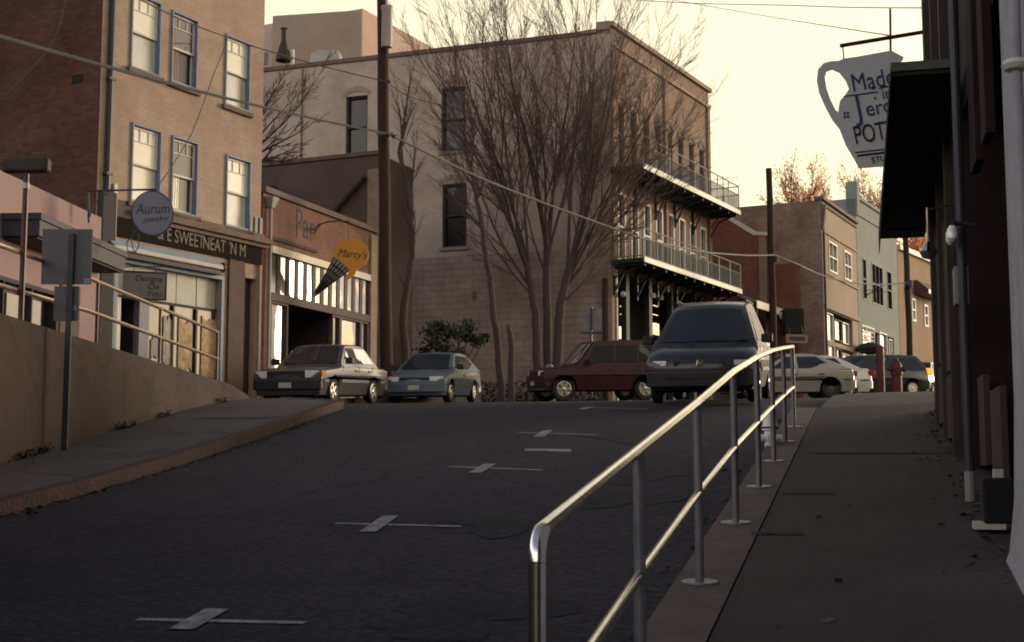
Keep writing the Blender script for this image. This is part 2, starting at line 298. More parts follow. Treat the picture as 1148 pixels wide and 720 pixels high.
# ------------------------------------------------------------------ object helpers
def tag(o, label=None, cat=None, group=None, kind=None):
    if label: o["label"] = label
    if cat: o["category"] = cat
    if group: o["group"] = group
    if kind: o["kind"] = kind
    return o
def thing(name, label, cat, loc, group=None, rot=None):
    o = bpy.data.objects.new(name, None); COL.objects.link(o); o.empty_display_size = 0.2
    o.location = loc
    if rot is not None: o.rotation_mode = 'QUATERNION'; o.rotation_quaternion = rot
    return tag(o, label, cat, group)
def world_origin(o):
    v = Vector((0, 0, 0)); ps = o
    while ps is not None:
        v += Vector(ps.location); ps = ps.parent
    return v
class MB:
    def __init__(s): s.v = []; s.f = []; s.mi = []; s.m = 0
    def add(s, vs, fs):
        b = len(s.v); s.v += [Vector(p) for p in vs]
        for f in fs: s.f.append([i + b for i in f]); s.mi.append(s.m)
    def quad(s, a, b, c, d): s.add([a, b, c, d], [(0, 1, 2, 3)])
    def hexa(s, p):  # 8 points: bottom ring 0-3, top ring 4-7
        s.add(p, [(3, 2, 1, 0), (4, 5, 6, 7), (0, 1, 5, 4), (1, 2, 6, 5), (2, 3, 7, 6), (3, 0, 4, 7)])
    def obox(s, c, u, v, w):  # centre and half axes
        c, u, v, w = map(Vector, (c, u, v, w))
        s.hexa([c - u - v - w, c + u - v - w, c + u + v - w, c - u + v - w, c - u - v + w, c + u - v + w, c + u + v + w, c - u + v + w])
    def box(s, x0, x1, y0, y1, z0, z1):
        s.hexa([(x0, y0, z0), (x1, y0, z0), (x1, y1, z0), (x0, y1, z0), (x0, y0, z1), (x1, y0, z1), (x1, y1, z1), (x0, y1, z1)])
    def wbox(s, w, s0, s1, z0, z1, o0, o1):
        P = w.p
        s.hexa([P(s0, z0, o0), P(s1, z0, o0), P(s1, z0, o1), P(s0, z0, o1), P(s0, z1, o0), P(s1, z1, o0), P(s1, z1, o1), P(s0, z1, o1)])
    def prism(s, pts, ext):
        n = len(pts); pts = [Vector(p) for p in pts]; e = Vector(ext)
        s.add(pts + [p + e for p in pts], [tuple(reversed(range(n))), tuple(range(n, 2 * n))] + [(i, (i + 1) % n, n + (i + 1) % n, n + i) for i in range(n)])
    def tube(s, path, rad, n=8, cap=True):
        path = [Vector(p) for p in path]; k = len(path)
        if not hasattr(rad, '__len__'): rad = [rad] * k
        ref = None; vs = []; fs = []
        for i, p in enumerate(path):
            t = (path[min(i + 1, k - 1)] - path[max(i - 1, 0)])
            t = t.normalized() if t.length > 1e-9 else Vector((0, 0, 1))
            if ref is None: ref = Vector((1, 0, 0)) if abs(t.x) < 0.8 else Vector((0, 1, 0))
            a = (ref - t * ref.dot(t)).normalized(); b = t.cross(a); ref = a
            for j in range(n):
                an = 2 * math.pi * j / n
                vs.append(p + (a * math.cos(an) + b * math.sin(an)) * rad[i])
        for i in range(k - 1):
            for j in range(n):
                fs.append((i * n + j, i * n + (j + 1) % n, (i + 1) * n + (j + 1) % n, (i + 1) * n + j))
        if cap: fs += [tuple(reversed(range(n))), tuple(range((k - 1) * n, k * n))]
        s.add(vs, fs)
    def lathe(s, prof, c=(0, 0, 0), axis='z', n=20):
        c = Vector(c); vs = []; fs = []
        for (r, h) in prof:
            for j in range(n):
                a = 2 * math.pi * j / n; x, y = r * math.cos(a), r * math.sin(a)
                vs.append(c + (Vector((x, y, h)) if axis == 'z' else Vector((x, h, y))))
        for i in range(len(prof) - 1):
            for j in range(n):
                q = (i * n + j, i * n + (j + 1) % n, (i + 1) * n + (j + 1) % n, (i + 1) * n + j)
                fs.append(q if axis == 'z' else tuple(reversed(q)))
        s.add(vs, fs)
    def build(s, name, mats, parent=None, smooth=False, bevel=0.0, uv=True, sharp=35, local=False):
        if not isinstance(mats, (list, tuple)): mats = [mats]
        mats = [M[m] if isinstance(m, str) else m for m in mats]
        me = bpy.data.meshes.new(name); o = bpy.data.objects.new(name, me); COL.objects.link(o)
        if parent is not None:
            o.parent = parent
            off = Vector((0, 0, 0)) if local else world_origin(parent)
        else: off = Vector((0, 0, 0))
        if parent is None and not local:
            xs = [p.x for p in s.v]; ys = [p.y for p in s.v]; zs = [p.z for p in s.v]
            off = Vector(((min(xs) + max(xs)) / 2, (min(ys) + max(ys)) / 2, min(zs))); o.location = off
        me.from_pydata([tuple(p - off) for p in s.v], [], s.f)
        for m in mats: me.materials.append(m)
        if len(mats) > 1: me.polygons.foreach_set("material_index", s.mi)
        if uv:
            ul = me.uv_layers.new(name="UVMap").data
            for p in me.polygons:
                nrm = p.normal
                for li in p.loop_indices:
                    co = s.v[me.loops[li].vertex_index]
                    if abs(nrm.z) < 0.7:
                        tx, ty = -nrm.y, nrm.x; l = math.hypot(tx, ty) or 1
                        ul[li].uv = ((co.x * tx + co.y * ty) / l, co.z)
                    else: ul[li].uv = (co.x, co.y)
        me.validate()
        bm = bmesh.new(); bm.from_mesh(me); bmesh.ops.recalc_face_normals(bm, faces=bm.faces[:]) if len(s.f) < 4000 and not uv == 'sheet' else None
        bm.to_mesh(me); bm.free()
        if smooth:
            for p in me.polygons: p.use_smooth = True
            me.set_sharp_from_angle(angle=R(sharp))
        if bevel:
            b = o.modifiers.new("bevel", 'BEVEL'); b.width = bevel; b.segments = 2; b.limit_method = 'ANGLE'; b.angle_limit = R(40); b.harden_normals = bool(smooth)
        return o
def text_obj(name, txt, origin, ux, uy, size, m, parent=None, shear=0.0, space=1.0, align='CENTER', sx=1.0, off=0.0):
    """Raised lettering: origin in world space, ux the reading direction, uy up."""
    cu = bpy.data.curves.new(name, 'FONT'); cu.body = txt; cu.size = size; cu.align_x = align; cu.align_y = 'CENTER'
    cu.shear = shear; cu.extrude = 0.004; cu.space_character = space; cu.materials.append(M[m]); cu.offset = off
    ux = Vector(ux).normalized(); uy = Vector(uy); uy = (uy - ux * uy.dot(ux)).normalized(); uz = ux.cross(uy)
    tmp = bpy.data.objects.new(name, cu); COL.objects.link(tmp); dg = bpy.context.evaluated_depsgraph_get(); dg.update()
    me = bpy.data.meshes.new_from_object(tmp.evaluated_get(dg)); bpy.data.objects.remove(tmp)
    if not me.materials: me.materials.append(M[m])
    t = bpy.data.objects.new(name, me); COL.objects.link(t)
    if parent is not None: t.parent = parent
    mt = Matrix((ux, uy, uz)).transposed().to_4x4() @ Matrix.Diagonal((sx, 1, 1, 1))
    mt.translation = Vector(origin) - (world_origin(parent) if parent is not None else Vector((0, 0, 0)))
    t.matrix_local = mt
    return t

class Wall:
    """A vertical plane from a to b (plan points); n points to the right of a->b."""
    def __init__(s, a, b):
        s.a = Vector((a[0], a[1], 0)); d = Vector((b[0] - a[0], b[1] - a[1], 0)); s.len = d.length
        s.u = d.normalized(); s.n = Vector((s.u.y, -s.u.x, 0))
    def p(s, t, z, o=0.0):
        q = s.a + s.u * t + s.n * o; return Vector((q.x, q.y, z))
    def px(s, x, y, o=0.0):
        r = ray(x, y); c = (s.a + s.n * o - EYEV).dot(s.n) / r.dot(s.n)
        q = EYEV + r * c; return ((q - s.a).dot(s.u), q.z)
    def rect(s, x0, y0, x1, y1, o=0.0):
        """From the top-left and bottom-right pixels of a rectangle on the wall."""
        a = s.px(x0, y0, o); b = s.px(x1, y1, o); return (a[0], b[0], b[1], a[1])
def holed_wall(mb, w, s0, s1, z0, z1, holes, depth=0.18):
    ss = sorted({s0, s1, *[h[0] for h in holes], *[h[1] for h in holes]}); zz = sorted({z0, z1, *[h[2] for h in holes], *[h[3] for h in holes]})
    ss = [a for a in ss if s0 <= a <= s1]; zz = [a for a in zz if z0 <= a <= z1]
    for i in range(len(ss) - 1):
        for j in range(len(zz) - 1):
            cs, cz = (ss[i] + ss[i + 1]) / 2, (zz[j] + zz[j + 1]) / 2
            if any(h[0] < cs < h[1] and h[2] < cz < h[3] for h in holes): continue
            mb.quad(w.p(ss[i], zz[j]), w.p(ss[i + 1], zz[j]), w.p(ss[i + 1], zz[j + 1]), w.p(ss[i], zz[j + 1]))
    for (a, b, c, d) in holes:
        mb.quad(w.p(a, c), w.p(a, c, -depth), w.p(a, d, -depth), w.p(a, d)); mb.quad(w.p(b, c), w.p(b, d), w.p(b, d, -depth), w.p(b, c, -depth))
        mb.quad(w.p(a, d), w.p(a, d, -depth), w.p(b, d, -depth), w.p(b, d)); mb.quad(w.p(a, c), w.p(b, c), w.p(b, c, -depth), w.p(a, c, -depth))
def frame_bars(mb, w, a, b, c, d, t, o0, o1):
    mb.wbox(w, a, a + t, c, d, o0, o1); mb.wbox(w, b - t, b, c, d, o0, o1)
    mb.wbox(w, a + t, b - t, d - t, d, o0, o1); mb.wbox(w, a + t, b - t, c, c + t, o0, o1)
def sash_window(parent, w, r, frame='blue_frame', sash='white_frame', pane_up='blind', pane_lo='blind', sill='coping', lights=3, ft=0.09, label=None):
    a, b, c, d = r
    mb = MB(); frame_bars(mb, w, a - .01, b + .01, c - .01, d + .01, ft, -0.16, 0.045)
    f = mb.build("window", frame, parent, bevel=0.008)
    if label: f["label"] = label
    a += ft; b -= ft; c += ft; d -= ft
    mid = (c + d) / 2
    mb = MB(); t = 0.05
    frame_bars(mb, w, a, b, mid - t / 2, d, t, -0.09, -0.04)
    frame_bars(mb, w, a, b, c, mid + t / 2 - .002, t, -0.14, -0.093)
    n = lights
    zl = mid + (d - mid) * 0.62
    for i in range(1, n): x = a + (b - a) * i / n; mb.wbox(w, x - .012, x + .012, zl, d - t, -0.085, -0.05)
    mb.wbox(w, a + t, b - t, zl - .012, zl + .012, -0.084, -0.051)
    mb.build("sash", sash, f)
    mb = MB(); mb.quad(w.p(a + t, mid, -.07), w.p(b - t, mid, -.07), w.p(b - t, d - t, -.07), w.p(a + t, d - t, -.07)); mb.build("pane", pane_up, f)
    mb = MB(); mb.quad(w.p(a + t, c + t, -.12), w.p(b - t, c + t, -.12), w.p(b - t, mid, -.12), w.p(a + t, mid, -.12)); mb.build("pane", pane_lo, f)
    if sill:
        mb = MB(); mb.wbox(w, r[0] - .1, r[1] + .1, r[2] - .13, r[2] - .012, -0.05, 0.10); mb.build("sill", sill, f, bevel=0.01)
    return f
def plain_window(parent, w, r, frame, pane, ft=0.07, bars=0, depth=0.1, cross=True, proud=0.02, label=None, name="window"):
    a, b, c, d = r
    mb = MB(); frame_bars(mb, w, a - .004, b + .004, c - .004, d + .004, ft, -depth - .04, proud)
    for i in range(1, bars + 1):
        x = a + (b - a) * i / (bars + 1); mb.wbox(w, x - ft / 3, x + ft / 3, c + ft, d - ft, -depth - .01, proud - .01)
    if cross: z = (c + d) / 2; mb.wbox(w, a + ft, b - ft, z - ft / 2.5, z + ft / 2.5, -depth - .008, proud - .006)
    f = mb.build(name, frame, parent)
    if label: f["label"] = label
    mb = MB(); mb.quad(w.p(a, c, -depth), w.p(b, c, -depth), w.p(b, d, -depth), w.p(a, d, -depth)); mb.build("pane", pane, f)
    return f
def shell(mb, w, s0, s1, z0, z1, back, front=True):
    """Sides, back and roof of a block behind wall w."""
    P = w.p
    mb.quad(P(s0, z0), P(s0, z1), P(s0, z1, -back), P(s0, z0, -back)); mb.quad(P(s1, z0), P(s1, z0, -back), P(s1, z1, -back), P(s1, z1))
    mb.quad(P(s0, z0, -back), P(s0, z1, -back), P(s1, z1, -back), P(s1, z0, -back)); mb.quad(P(s0, z1), P(s1, z1), P(s1, z1, -back), P(s0, z1, -back))
    if front: mb.quad(P(s0, z0), P(s1, z0), P(s1, z1), P(s0, z1))
def sheet(pts_l, pts_r, off, name, m, thick=0.0, kind='structure', across=4, parent=None, step=0.8):
    """Strip following the ground between two plan polylines of equal length."""
    def dens(a, b): return [a + (b - a) * i / k for i in range(k)]
    L2, R2 = [], []
    for i in range(len(pts_l) - 1):
        a, b = Vector(pts_l[i][:2]), Vector(pts_l[i + 1][:2]); c, d = Vector(pts_r[i][:2]), Vector(pts_r[i + 1][:2])
        k = max(1, int(max((b - a).length, (d - c).length) / step))
        for j in range(k): L2.append(a + (b - a) * j / k); R2.append(c + (d - c) * j / k)
    L2.append(Vector(pts_l[-1][:2])); R2.append(Vector(pts_r[-1][:2]))
    mb = MB(); n = len(L2); vs = []
    for a, b in zip(L2, R2):
        for j in range(across + 1):
            q = a + (b - a) * j / across; vs.append((q.x, q.y, gz(q.x, q.y) + off))
    k = across + 1
    fs = [(i * k + j, i * k + j + 1, (i + 1) * k + j + 1, (i + 1) * k + j) for i in range(n - 1) for j in range(across)]
    mb.add(vs, fs)
    if thick:
        for i in range(n - 1):
            for e in (0, across):
                p, q = Vector(vs[i * k + e]), Vector(vs[(i + 1) * k + e]); dz = Vector((0, 0, thick))
                mb.quad(p, q, q - dz, p - dz)
        for i in (0, n - 1):
            for j in range(across):
                p, q = Vector(vs[i * k + j]), Vector(vs[i * k + j + 1]); mb.quad(p, q, q - Vector((0, 0, thick)), p - Vector((0, 0, thick)))
    o = mb.build(name, m, parent, uv='sheet')
    # faces of the top point up
    bm = bmesh.new(); bm.from_mesh(o.data)
    for f in bm.faces:
        if f.normal.z < -0.3: f.normal_flip()
    bm.to_mesh(o.data); bm.free()
    if parent is None: o["kind"] = kind
    return o

# ================================================================== SETTING: ground, road, pavements
def grid_sheet(name, xs, ys, zf, m):
    mb = MB(); nx = len(xs)
    mb.add([(x, y, zf(x, y)) for y in ys for x in xs], [(j * nx + i, j * nx + i + 1, (j + 1) * nx + i + 1, (j + 1) * nx + i) for j in range(len(ys) - 1) for i in range(nx - 1)])
    o = mb.build(name, m, None, uv='sheet'); o["kind"] = 'structure'; return o
far = lambda a, b, n: [a + (b - a) * i / n for i in range(n + 1)]
gxs = far(-900, -60, 12)[:-1] + far(-60, 80, 56) + far(80, 900, 12)[1:]
gys = far(-400, -30, 10)[:-1] + far(-30, 100, 65) + far(100, 1200, 14)[1:]
def added_slopes(x, y):
    # unseen slopes added except ahead and right: they darken low reflections in the cars
    r = math.hypot(x, y); a = math.degrees(math.atan2(x, y)); k = min(1, max(0, (r - 60) / 60))
    w = min(1, max(0, (abs(a - 55) - 62) / 20)) if a > -125 else 1
    return gz(x, y) - 0.16 + k * w * min(95, .40 * (r - 60) if r > 60 else 0) * (.9 + .1 * math.sin(x * .021) * math.cos(y * .017))
grid_sheet("ground", gxs, gys, added_slopes, M['dirt'])
grid_sheet("road", far(-16, 44, 60), far(-10, 92, 136), lambda x, y: gz(x, y), M['asphalt'])

# left kerb and pavement (plan points from the survey)
KL = [hit(0, 580), hit(100, 553), hit(200, 523), hit(300, 489), hit(350, 471), hit(385, 458.5)]
kl = [Vector((p.x, p.y)) for p in KL]
k0 = kl[0] + (kl[0] - kl[1]).normalized() * 18
kl = [k0] + kl + [Vector((-3.3, 24.4)), Vector((-4.2, 26.0)), Vector((-4.6, 29.0)), Vector((-3.3, 35)), Vector((-1.9, 39.5))]
def offset(line, dist):
    out = []
    for i, p in enumerate(line):
        t = (line[min(i + 1, len(line) - 1)] - line[max(i - 1, 0)]).normalized(); out.append(p + Vector((-t.y, t.x)) * dist)
    return out
kin = offset(kl, 0.17)
kerb = sheet(kl, kin, 0.14, "kerb", M['red_kerb'], 0.3, across=1, step=0.5)
WB = [hit(0, 521, 0.13), hit(280, 447.5, 0.13)]
wb = [Vector((p.x, p.y)) for p in WB]
wdir = (wb[1] - wb[0]).normalized()
wl_pts = [wb[0] + wdir * t for t in (-22, 0, 3, 5.5, 7.5, 8.4, 8.9)]
inner = wl_pts[:1] + [wb[0] + wdir * ((p - wb[0]).dot(wdir)) for p in kin[1:7]] + [Vector((-5.2, 24.4)), Vector((-6.4, 26)), Vector((-8.0, 29.0)), Vector((-6.4, 35.2)), Vector((-4.6, 40.8))]
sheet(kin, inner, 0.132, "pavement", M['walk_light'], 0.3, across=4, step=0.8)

# right kerb and pavement
PB = [(788.6, 655.5), (829, 579), (854, 540), (871, 516), (880, 501), (889, 489)]
PY = [7.83, 9.75, 11.45, 13.1, 14.7, 16.2]
base_r = [Vector((at(x, y, Y).x, Y)) for (x, y), Y in zip(PB, PY)]
rdir = (base_r[-1] - base_r[0]).normalized()
rnorm = Vector((rdir.y, -rdir.x))
rail0 = base_r[0]
def rp(t): return rail0 + rdir * t
SEAM_R = 0.17
ts = [-16, -6, -3, 0, 3, 6, 8.9, 10.2, 11.4]
sheet([rp(t) - rnorm * 0.17 for t in ts], [rp(t) + rnorm * SEAM_R for t in ts], 0.134, "kerb", M['kerb'], 0.3, across=2, step=0.6)
WR0 = Vector((3.5, 9.8)); WRD = Vector((math.sin(R(14.8)), math.cos(R(14.8)))); WRN = Vector((-WRD.y, WRD.x))
def wr(t): return WR0 + WRD * t
tw = [-16, -7, -4, -1.6, 1.2, 4.2, 7.1, 8.4, 9.6]
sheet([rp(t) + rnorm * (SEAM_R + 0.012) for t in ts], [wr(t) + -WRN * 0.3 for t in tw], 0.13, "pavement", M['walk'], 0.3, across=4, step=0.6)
# beyond the building the walk widens over the crest
sheet([rp(11.6) + rnorm * 0.2, rp(15) + rnorm * 0.3, rp(18) + rnorm * 1.5], [wr(9.8) - WRN * 0.2, wr(13) - WRN * 3, wr(16) - WRN * 6], 0.10, "pavement", M['walk_light'], 0.3, across=4)
def seam_on(y, x0, x1, name="pavement_joint", wpx=1.2):
    a, b = hit(x0, y, 0.134), hit(x1, y, 0.134); d = (b - a).xy.normalized(); n = Vector((-d.y, d.x)) * .05
    sheet([a.xy - n, a.xy + n], [b.xy - n, b.xy + n], 0.1365, name, M['seam'], across=8)
seam_on(508, 905, 1085); seam_on(553, 876, 935); seam_on(598, 842, 900)
a = hit(215, 470, .135); sheet([hit(212, 470, .135).xy, hit(214, 469, .135).xy], [hit(336, 468, .135).xy, hit(336, 467.2, .135).xy], 0.1365, "pavement_joint", M['seam'], across=6)

# parking crosses painted on the asphalt
def mark(poly):
    pts = [hit(x, y, 0.005) for x, y in poly]; mb = MB()
    mb.add([(p.x, p.y, gz(p.x, p.y) + 0.005) for p in pts], [tuple(range(len(pts)))])
    return mb
def cross(cx, cy, xl, yl, xr, yr, ax, ay, bx, by, wl, ws):
    mb = MB()
    mb.f = []
    n = 6
    def strip(p, q, width, off):
        p, q = hit(*p, off), hit(*q, off); d = (q - p).xy.normalized(); nn = Vector((-d.y, d.x)) * width / 2
        for i in range(n):
            a, b = p.xy.lerp(q.xy, i / n), p.xy.lerp(q.xy, (i + 1) / n); vv = [a - nn, b - nn, b + nn, a + nn]
            mb.add([(v.x, v.y, gz(v.x, v.y) + off) for v in vv], [(0, 1, 2, 3)])
    strip((xl, yl), (xr, yr), wl, 0.006); strip((ax, ay), (bx, by), ws, 0.010)
    o = mb.build("parking_marking", M['paint'], None, uv='sheet'); o["kind"] = 'structure'
cross(225, 694, 154, 694, 342, 698, 203, 705, 244, 682, 0.06, 0.15)
cross(428, 587, 376, 586.5, 517, 590, 412, 596, 438, 578, 0.06, 0.14)
cross(540, 524, 503, 523, 609, 527, 532, 530, 549, 520, 0.06, 0.14)
cross(609, 486, 581, 485, 670, 487.5, 604, 489.5, 614, 482.5, 0.06, 0.14)
cross(660, 457, 652, 456.5, 726, 458.5, 653, 458.8, 662, 456, 0.06, 0.14)
mb = mark([(588, 503), (641, 503.5), (640, 506.5), (589, 505.5)]); o = mb.build("parking_marking", M['paint'], None, uv='sheet'); o["kind"] = 'structure'

# ================================================================== RETAINING WALL with railing (left)
w0 = wb[0] - wdir * 22; w1 = wb[1] - wdir * .05
RW = Wall((w0.x, w0.y), (w1.x, w1.y))
rwall = thing("retaining_wall", "stained brown concrete retaining wall along the left pavement", "wall", (wb[0].x, wb[0].y, gz(wb[0].x, wb[0].y)))
zt0 = RW.px(0, 351)[1]; st0 = RW.px(0, 351)[0]; zt1 = RW.px(268, 434)[1]; st1 = RW.px(268, 434)[0]
mb = MB(); P = RW.p
slope = (zt1 - zt0) / (st1 - st0); ztop = lambda s: zt0 + slope * (s - st0)
N = 24; sS = [RW.len * i / N for i in range(N + 1)]
def wtop(s):
    e = RW.len - s
    return ztop(s) - (0.12 * (1 - e / 0.6) ** 2 if e < 0.6 else 0)
for i in range(N):
    a, b = sS[i], sS[i + 1]
    za, zb = gz(*P(a, 0).xy) - .2, gz(*P(b, 0).xy) - .2
    mb.quad(P(a, za), P(b, zb), P(b, wtop(b)), P(a, wtop(a)))
    mb.quad(P(a, wtop(a)), P(b, wtop(b)), P(b, wtop(b), -.3), P(a, wtop(a), -.3))
    mb.quad(P(a, za, -.3), P(a, wtop(a), -.3), P(b, wtop(b), -.3), P(b, zb, -.3))
L_ = RW.len
mb.quad(P(L_, gz(*P(L_, 0).xy) - .2), P(L_, gz(*P(L_, 0).xy) - .2, -.3), P(L_, wtop(L_), -.3), P(L_, wtop(L_)))
mb.build("concrete_face", M['retain'], rwall)
# terrace behind the wall
mb = MB(); vv = [P(0, ztop(0) - .12, -.29), P(L_ - .3, ztop(L_) - .12, -.29), P(L_ - 1.5, ztop(L_) - .12, -5), P(6, ztop(0) - .12, -9), P(0, ztop(0) - .12, -9)]
mb.add(vv, [tuple(range(5))]); o = mb.build("terrace_path", M['walk_light'], None, uv='sheet'); o["kind"] = 'structure'

railing = thing("railing", "maroon post railing with two pale handrails on the retaining wall", "railing", tuple(P(st0, ztop(st0))))
def rail_line(px):
    return [P(*RW.px(x, y, -.15), -.15) for x, y in px]
up = rail_line([(-120, 236), (0, 275), (100, 312), (245, 373)]); lo = rail_line([(-120, 290), (0, 320), (100, 349), (245, 403)])
mb = MB(); mb.tube(up, 0.028, 10); mb.build("handrail", M['copper'], railing, smooth=True)
mb = MB(); mb.tube(lo, 0.028, 10); mb.build("handrail", M['copper'], railing, smooth=True)
for x, yt in ((110, 316), (180, 345), (244, 372)):
    s, z = RW.px(x, yt, -.15)
    mb = MB(); mb.tube([P(s, ztop(s) - .05, -.15), P(s, z, -.15)], 0.026, 8); mb.build("post", M['maroon'], railing, smooth=True)
# maroon T post standing on the wall
s, z = RW.px(30, 186, -.1)
tp = thing("lamp_post", "slim maroon post with a wide dark lamp box on top, behind the wall rails", "lamp post", tuple(P(s, ztop(s), -.1)))
mb = MB(); mb.tube([P(s, ztop(s) - .02, -.1), P(s, z, -.1)], 0.035, 10); mb.build("pole", M['maroon'], tp, smooth=True)
zz = RW.px(30, 209, -.1)[1]; mb = MB(); mb.tube([P(s, zz - .035, -.1), P(s, zz + .035, -.1)], 0.042, 10); mb.build("band", M['white_frame'], tp, smooth=True)
c = P(s, z, -.1); mb = MB(); mb.obox(c + Vector((0, 0, .0)), (0.285, -.02, 0), (0.005, .075, 0), (0, 0, .088)); mb.build("lamp_box", M['dark_brown'], tp, bevel=0.04, smooth=True)

# traffic sign seen from behind, on the pavement
g = hit(72, 505, .13)
sg = thing("street_sign", "street sign seen from its grey back on a dark post beside the retaining wall", "sign", (g.x, g.y, gz(g.x, g.y) + .13))
top = at(73, 262, g.y); mb = MB(); mb.box(g.x - .035, g.x + .035, g.y - .02, g.y + .02, gz(g.x, g.y) + .1, top.z); mb.build("post", M['post'], sg)
def plate(x0, y0, x1, y1, dy, nm, par=sg, m='sign_back'):
    a, b = at(x0, y0, g.y + dy), at(x1, y1, g.y + dy); mb = MB(); mb.box(a.x, b.x, g.y + dy, g.y + dy + .006, b.z, a.z); return mb.build(nm, M[m], par, bevel=.003)
plate(48, 257, 102, 319, .03, "sign_plate"); plate(61, 321, 88, 360, .03, "small_plate")
plate(94, 312, 101, 318, .027, "sticker", m='awn_blue'); plate(80, 342, 86, 348, .027, "sticker", m='awn_blue')

# ================================================================== LEFT BUILDINGS
def pxy(x, Y, y=300): q = at(x, y, Y); return (q.x, q.y)
def ground_at(p): return gz(p[0], p[1])

# ---- tan three-storey building
TA, TB = pxy(105, 29.6), pxy(291, 34.7)
T = Wall(TA, TB)
tan = thing("tan_building", "tan three storey building with blue framed sash windows and dark brick side wall", "building", (*TA, gz(*TA)))
zb_t = gz(*TA) - 1.0; zt_t = 17.5
r1 = [T.rect(148, -12, 178, 85), T.rect(193, 12, 219.5, 100), T.rect(253, 40, 278.5, 130)]
r2 = [T.rect(148, 136, 178, 232), T.rect(193, 151, 219.5, 243), T.rect(253.5, 176, 279, 261)]
def level(rs): # keep each row of windows level
    c = sum(r[2] for r in rs) / len(rs); d = sum(r[3] for r in rs) / len(rs); return [(r[0], r[1], c * .6 + r[2] * .4, d * .6 + r[3] * .4) for r in rs]
r1, r2 = level(r1), level(r2)
z_corn = T.px(230, 254)[1]; z_fr0 = T.px(230, 283)[1]
shopz1 = T.px(190, 300)[1]
s_shop0, s_shop1 = T.px(129, 350)[0], T.px(246.5, 350)[0]
s_door0, s_door1 = T.px(272, 350)[0], T.px(287, 350)[0]
holes = r1 + r2 + [(s_shop0, s_shop1, zb_t + 1.0, shopz1), (s_door0, s_door1, zb_t + .9, T.px(280, 312)[1])]
mb = MB(); holed_wall(mb, T, 0, T.len, zb_t, zt_t, holes, 0.2); shell(mb, T, 0, T.len, zb_t, zt_t, 9, front=False)
mb.build("wall", M['tan'], tan)
q = T.p(0, 0); SL = Wall((q.x - .885 * 12, q.y + .465 * 12), (q.x, q.y))
mb = MB(); P = SL.p
mb.hexa([P(0, zb_t, -.1), P(12 - .004, zb_t, -.1), P(12 - .004, zb_t, .03), P(0, zb_t, .03), P(0, zt_t, -.1), P(12 - .004, zt_t, -.1), P(12 - .004, zt_t, .03), P(0, zt_t, .03)])
mb.build("side_wall", M['brick_dark'], tan)["label"] = "dark red brick side wall"
s, z = SL.px(88, 89); mb = MB(); mb.wbox(SL, s - .16, s + .16, z - .1, z + .1, .031, .045); mb.build("vent", M['dark'], tan)
s0 = T.px(117.5, 100)[0]; mb = MB(); mb.wbox(T, 0.0, s0, zb_t, zt_t, 0.002, 0.03)
mb.build("corner_pier", M['tan_quoin'], tan)
s1 = T.px(121, 100)[0]; mb = MB(); mb.tube([T.p(s1, zb_t + .5, .08), T.p(s1, zt_t - .3, .08)], .07, 8)
for zz in (6.5, 8.2, 10.4, 12.6): mb.wbox(T, s1 - .1, s1 + .1, zz, zz + .06, 0.0, .16)
mb.build("drainpipe", M['post'], tan, smooth=True)
ups = ['blind', 'pane_brown', 'blind', 'blind', 'pane_brown', 'blind']; los = ['blind_b', 'dark_pane', 'blind_b', 'blind', 'pane_brown', 'blind_b']
for i, r in enumerate(r1 + r2): sash_window(tan, T, r, pane_up=ups[i], pane_lo=los[i], ft=.05)
# curtains half drawn in the two dark windows
for r in (r1[1], r2[1]):
    mb = MB(); pts = []
    for k in range(9): s = r[0] + .1 + .3 * k / 8; pts.append((s, -.066 + .012 * (k % 2)))
    for (a, oa), (b, ob) in zip(pts[:-1], pts[1:]):
        zA = r[2] + .12 if r is r2[1] else r[2] + .1
        mb.quad(T.p(a, zA, oa - .05), T.p(b, zA, ob - .05), T.p(b, (r[2] + r[3]) / 2 - .03, ob - .05), T.p(a, (r[2] + r[3]) / 2 - .03, oa - .05))
    mb.build("curtain", M['blind'] if r is r2[1] else M['pink'], tan)
# cornice, frieze and its painted letters
mb = MB(); mb.wbox(T, T.px(150, 250)[0], T.len + .25, z_corn - .14, z_corn, -.02, .24); mb.wbox(T, T.px(150, 250)[0], T.len + .2, z_corn - .24, z_corn - .143, -.02, .14); mb.wbox(T, T.px(150, 250)[0], T.len + .1, z_corn + .003, z_corn + .12, -.02, .1)
mb.build("cornice", M['coping'], tan, bevel=.01)
mb = MB(); mb.wbox(T, T.px(128, 250)[0], T.len - .02, z_fr0 - .05, z_corn - .243, -.02, .06); fr = mb.build("frieze", M['frieze'], tan)
zc = (z_fr0 + z_corn - .22) / 2
for tx, xa in (("& E SWEET", 203), ("NEAT 'N M", 252)):
    s = T.px(xa, 275, .065)[0]; text_obj("lettering", tx, T.p(s, zc, .066), T.u, (0, 0, 1), .46, 'letter_grey', tan, sx=.74)
mb = MB()
for x in (279, 284.5, 290): s = T.px(x, 280)[0]; mb.wbox(T, s - .05, s + .05, z_corn + .13, z_corn + .55, .0, .07)
mb.build("bracket", M['sign_grey'], tan)
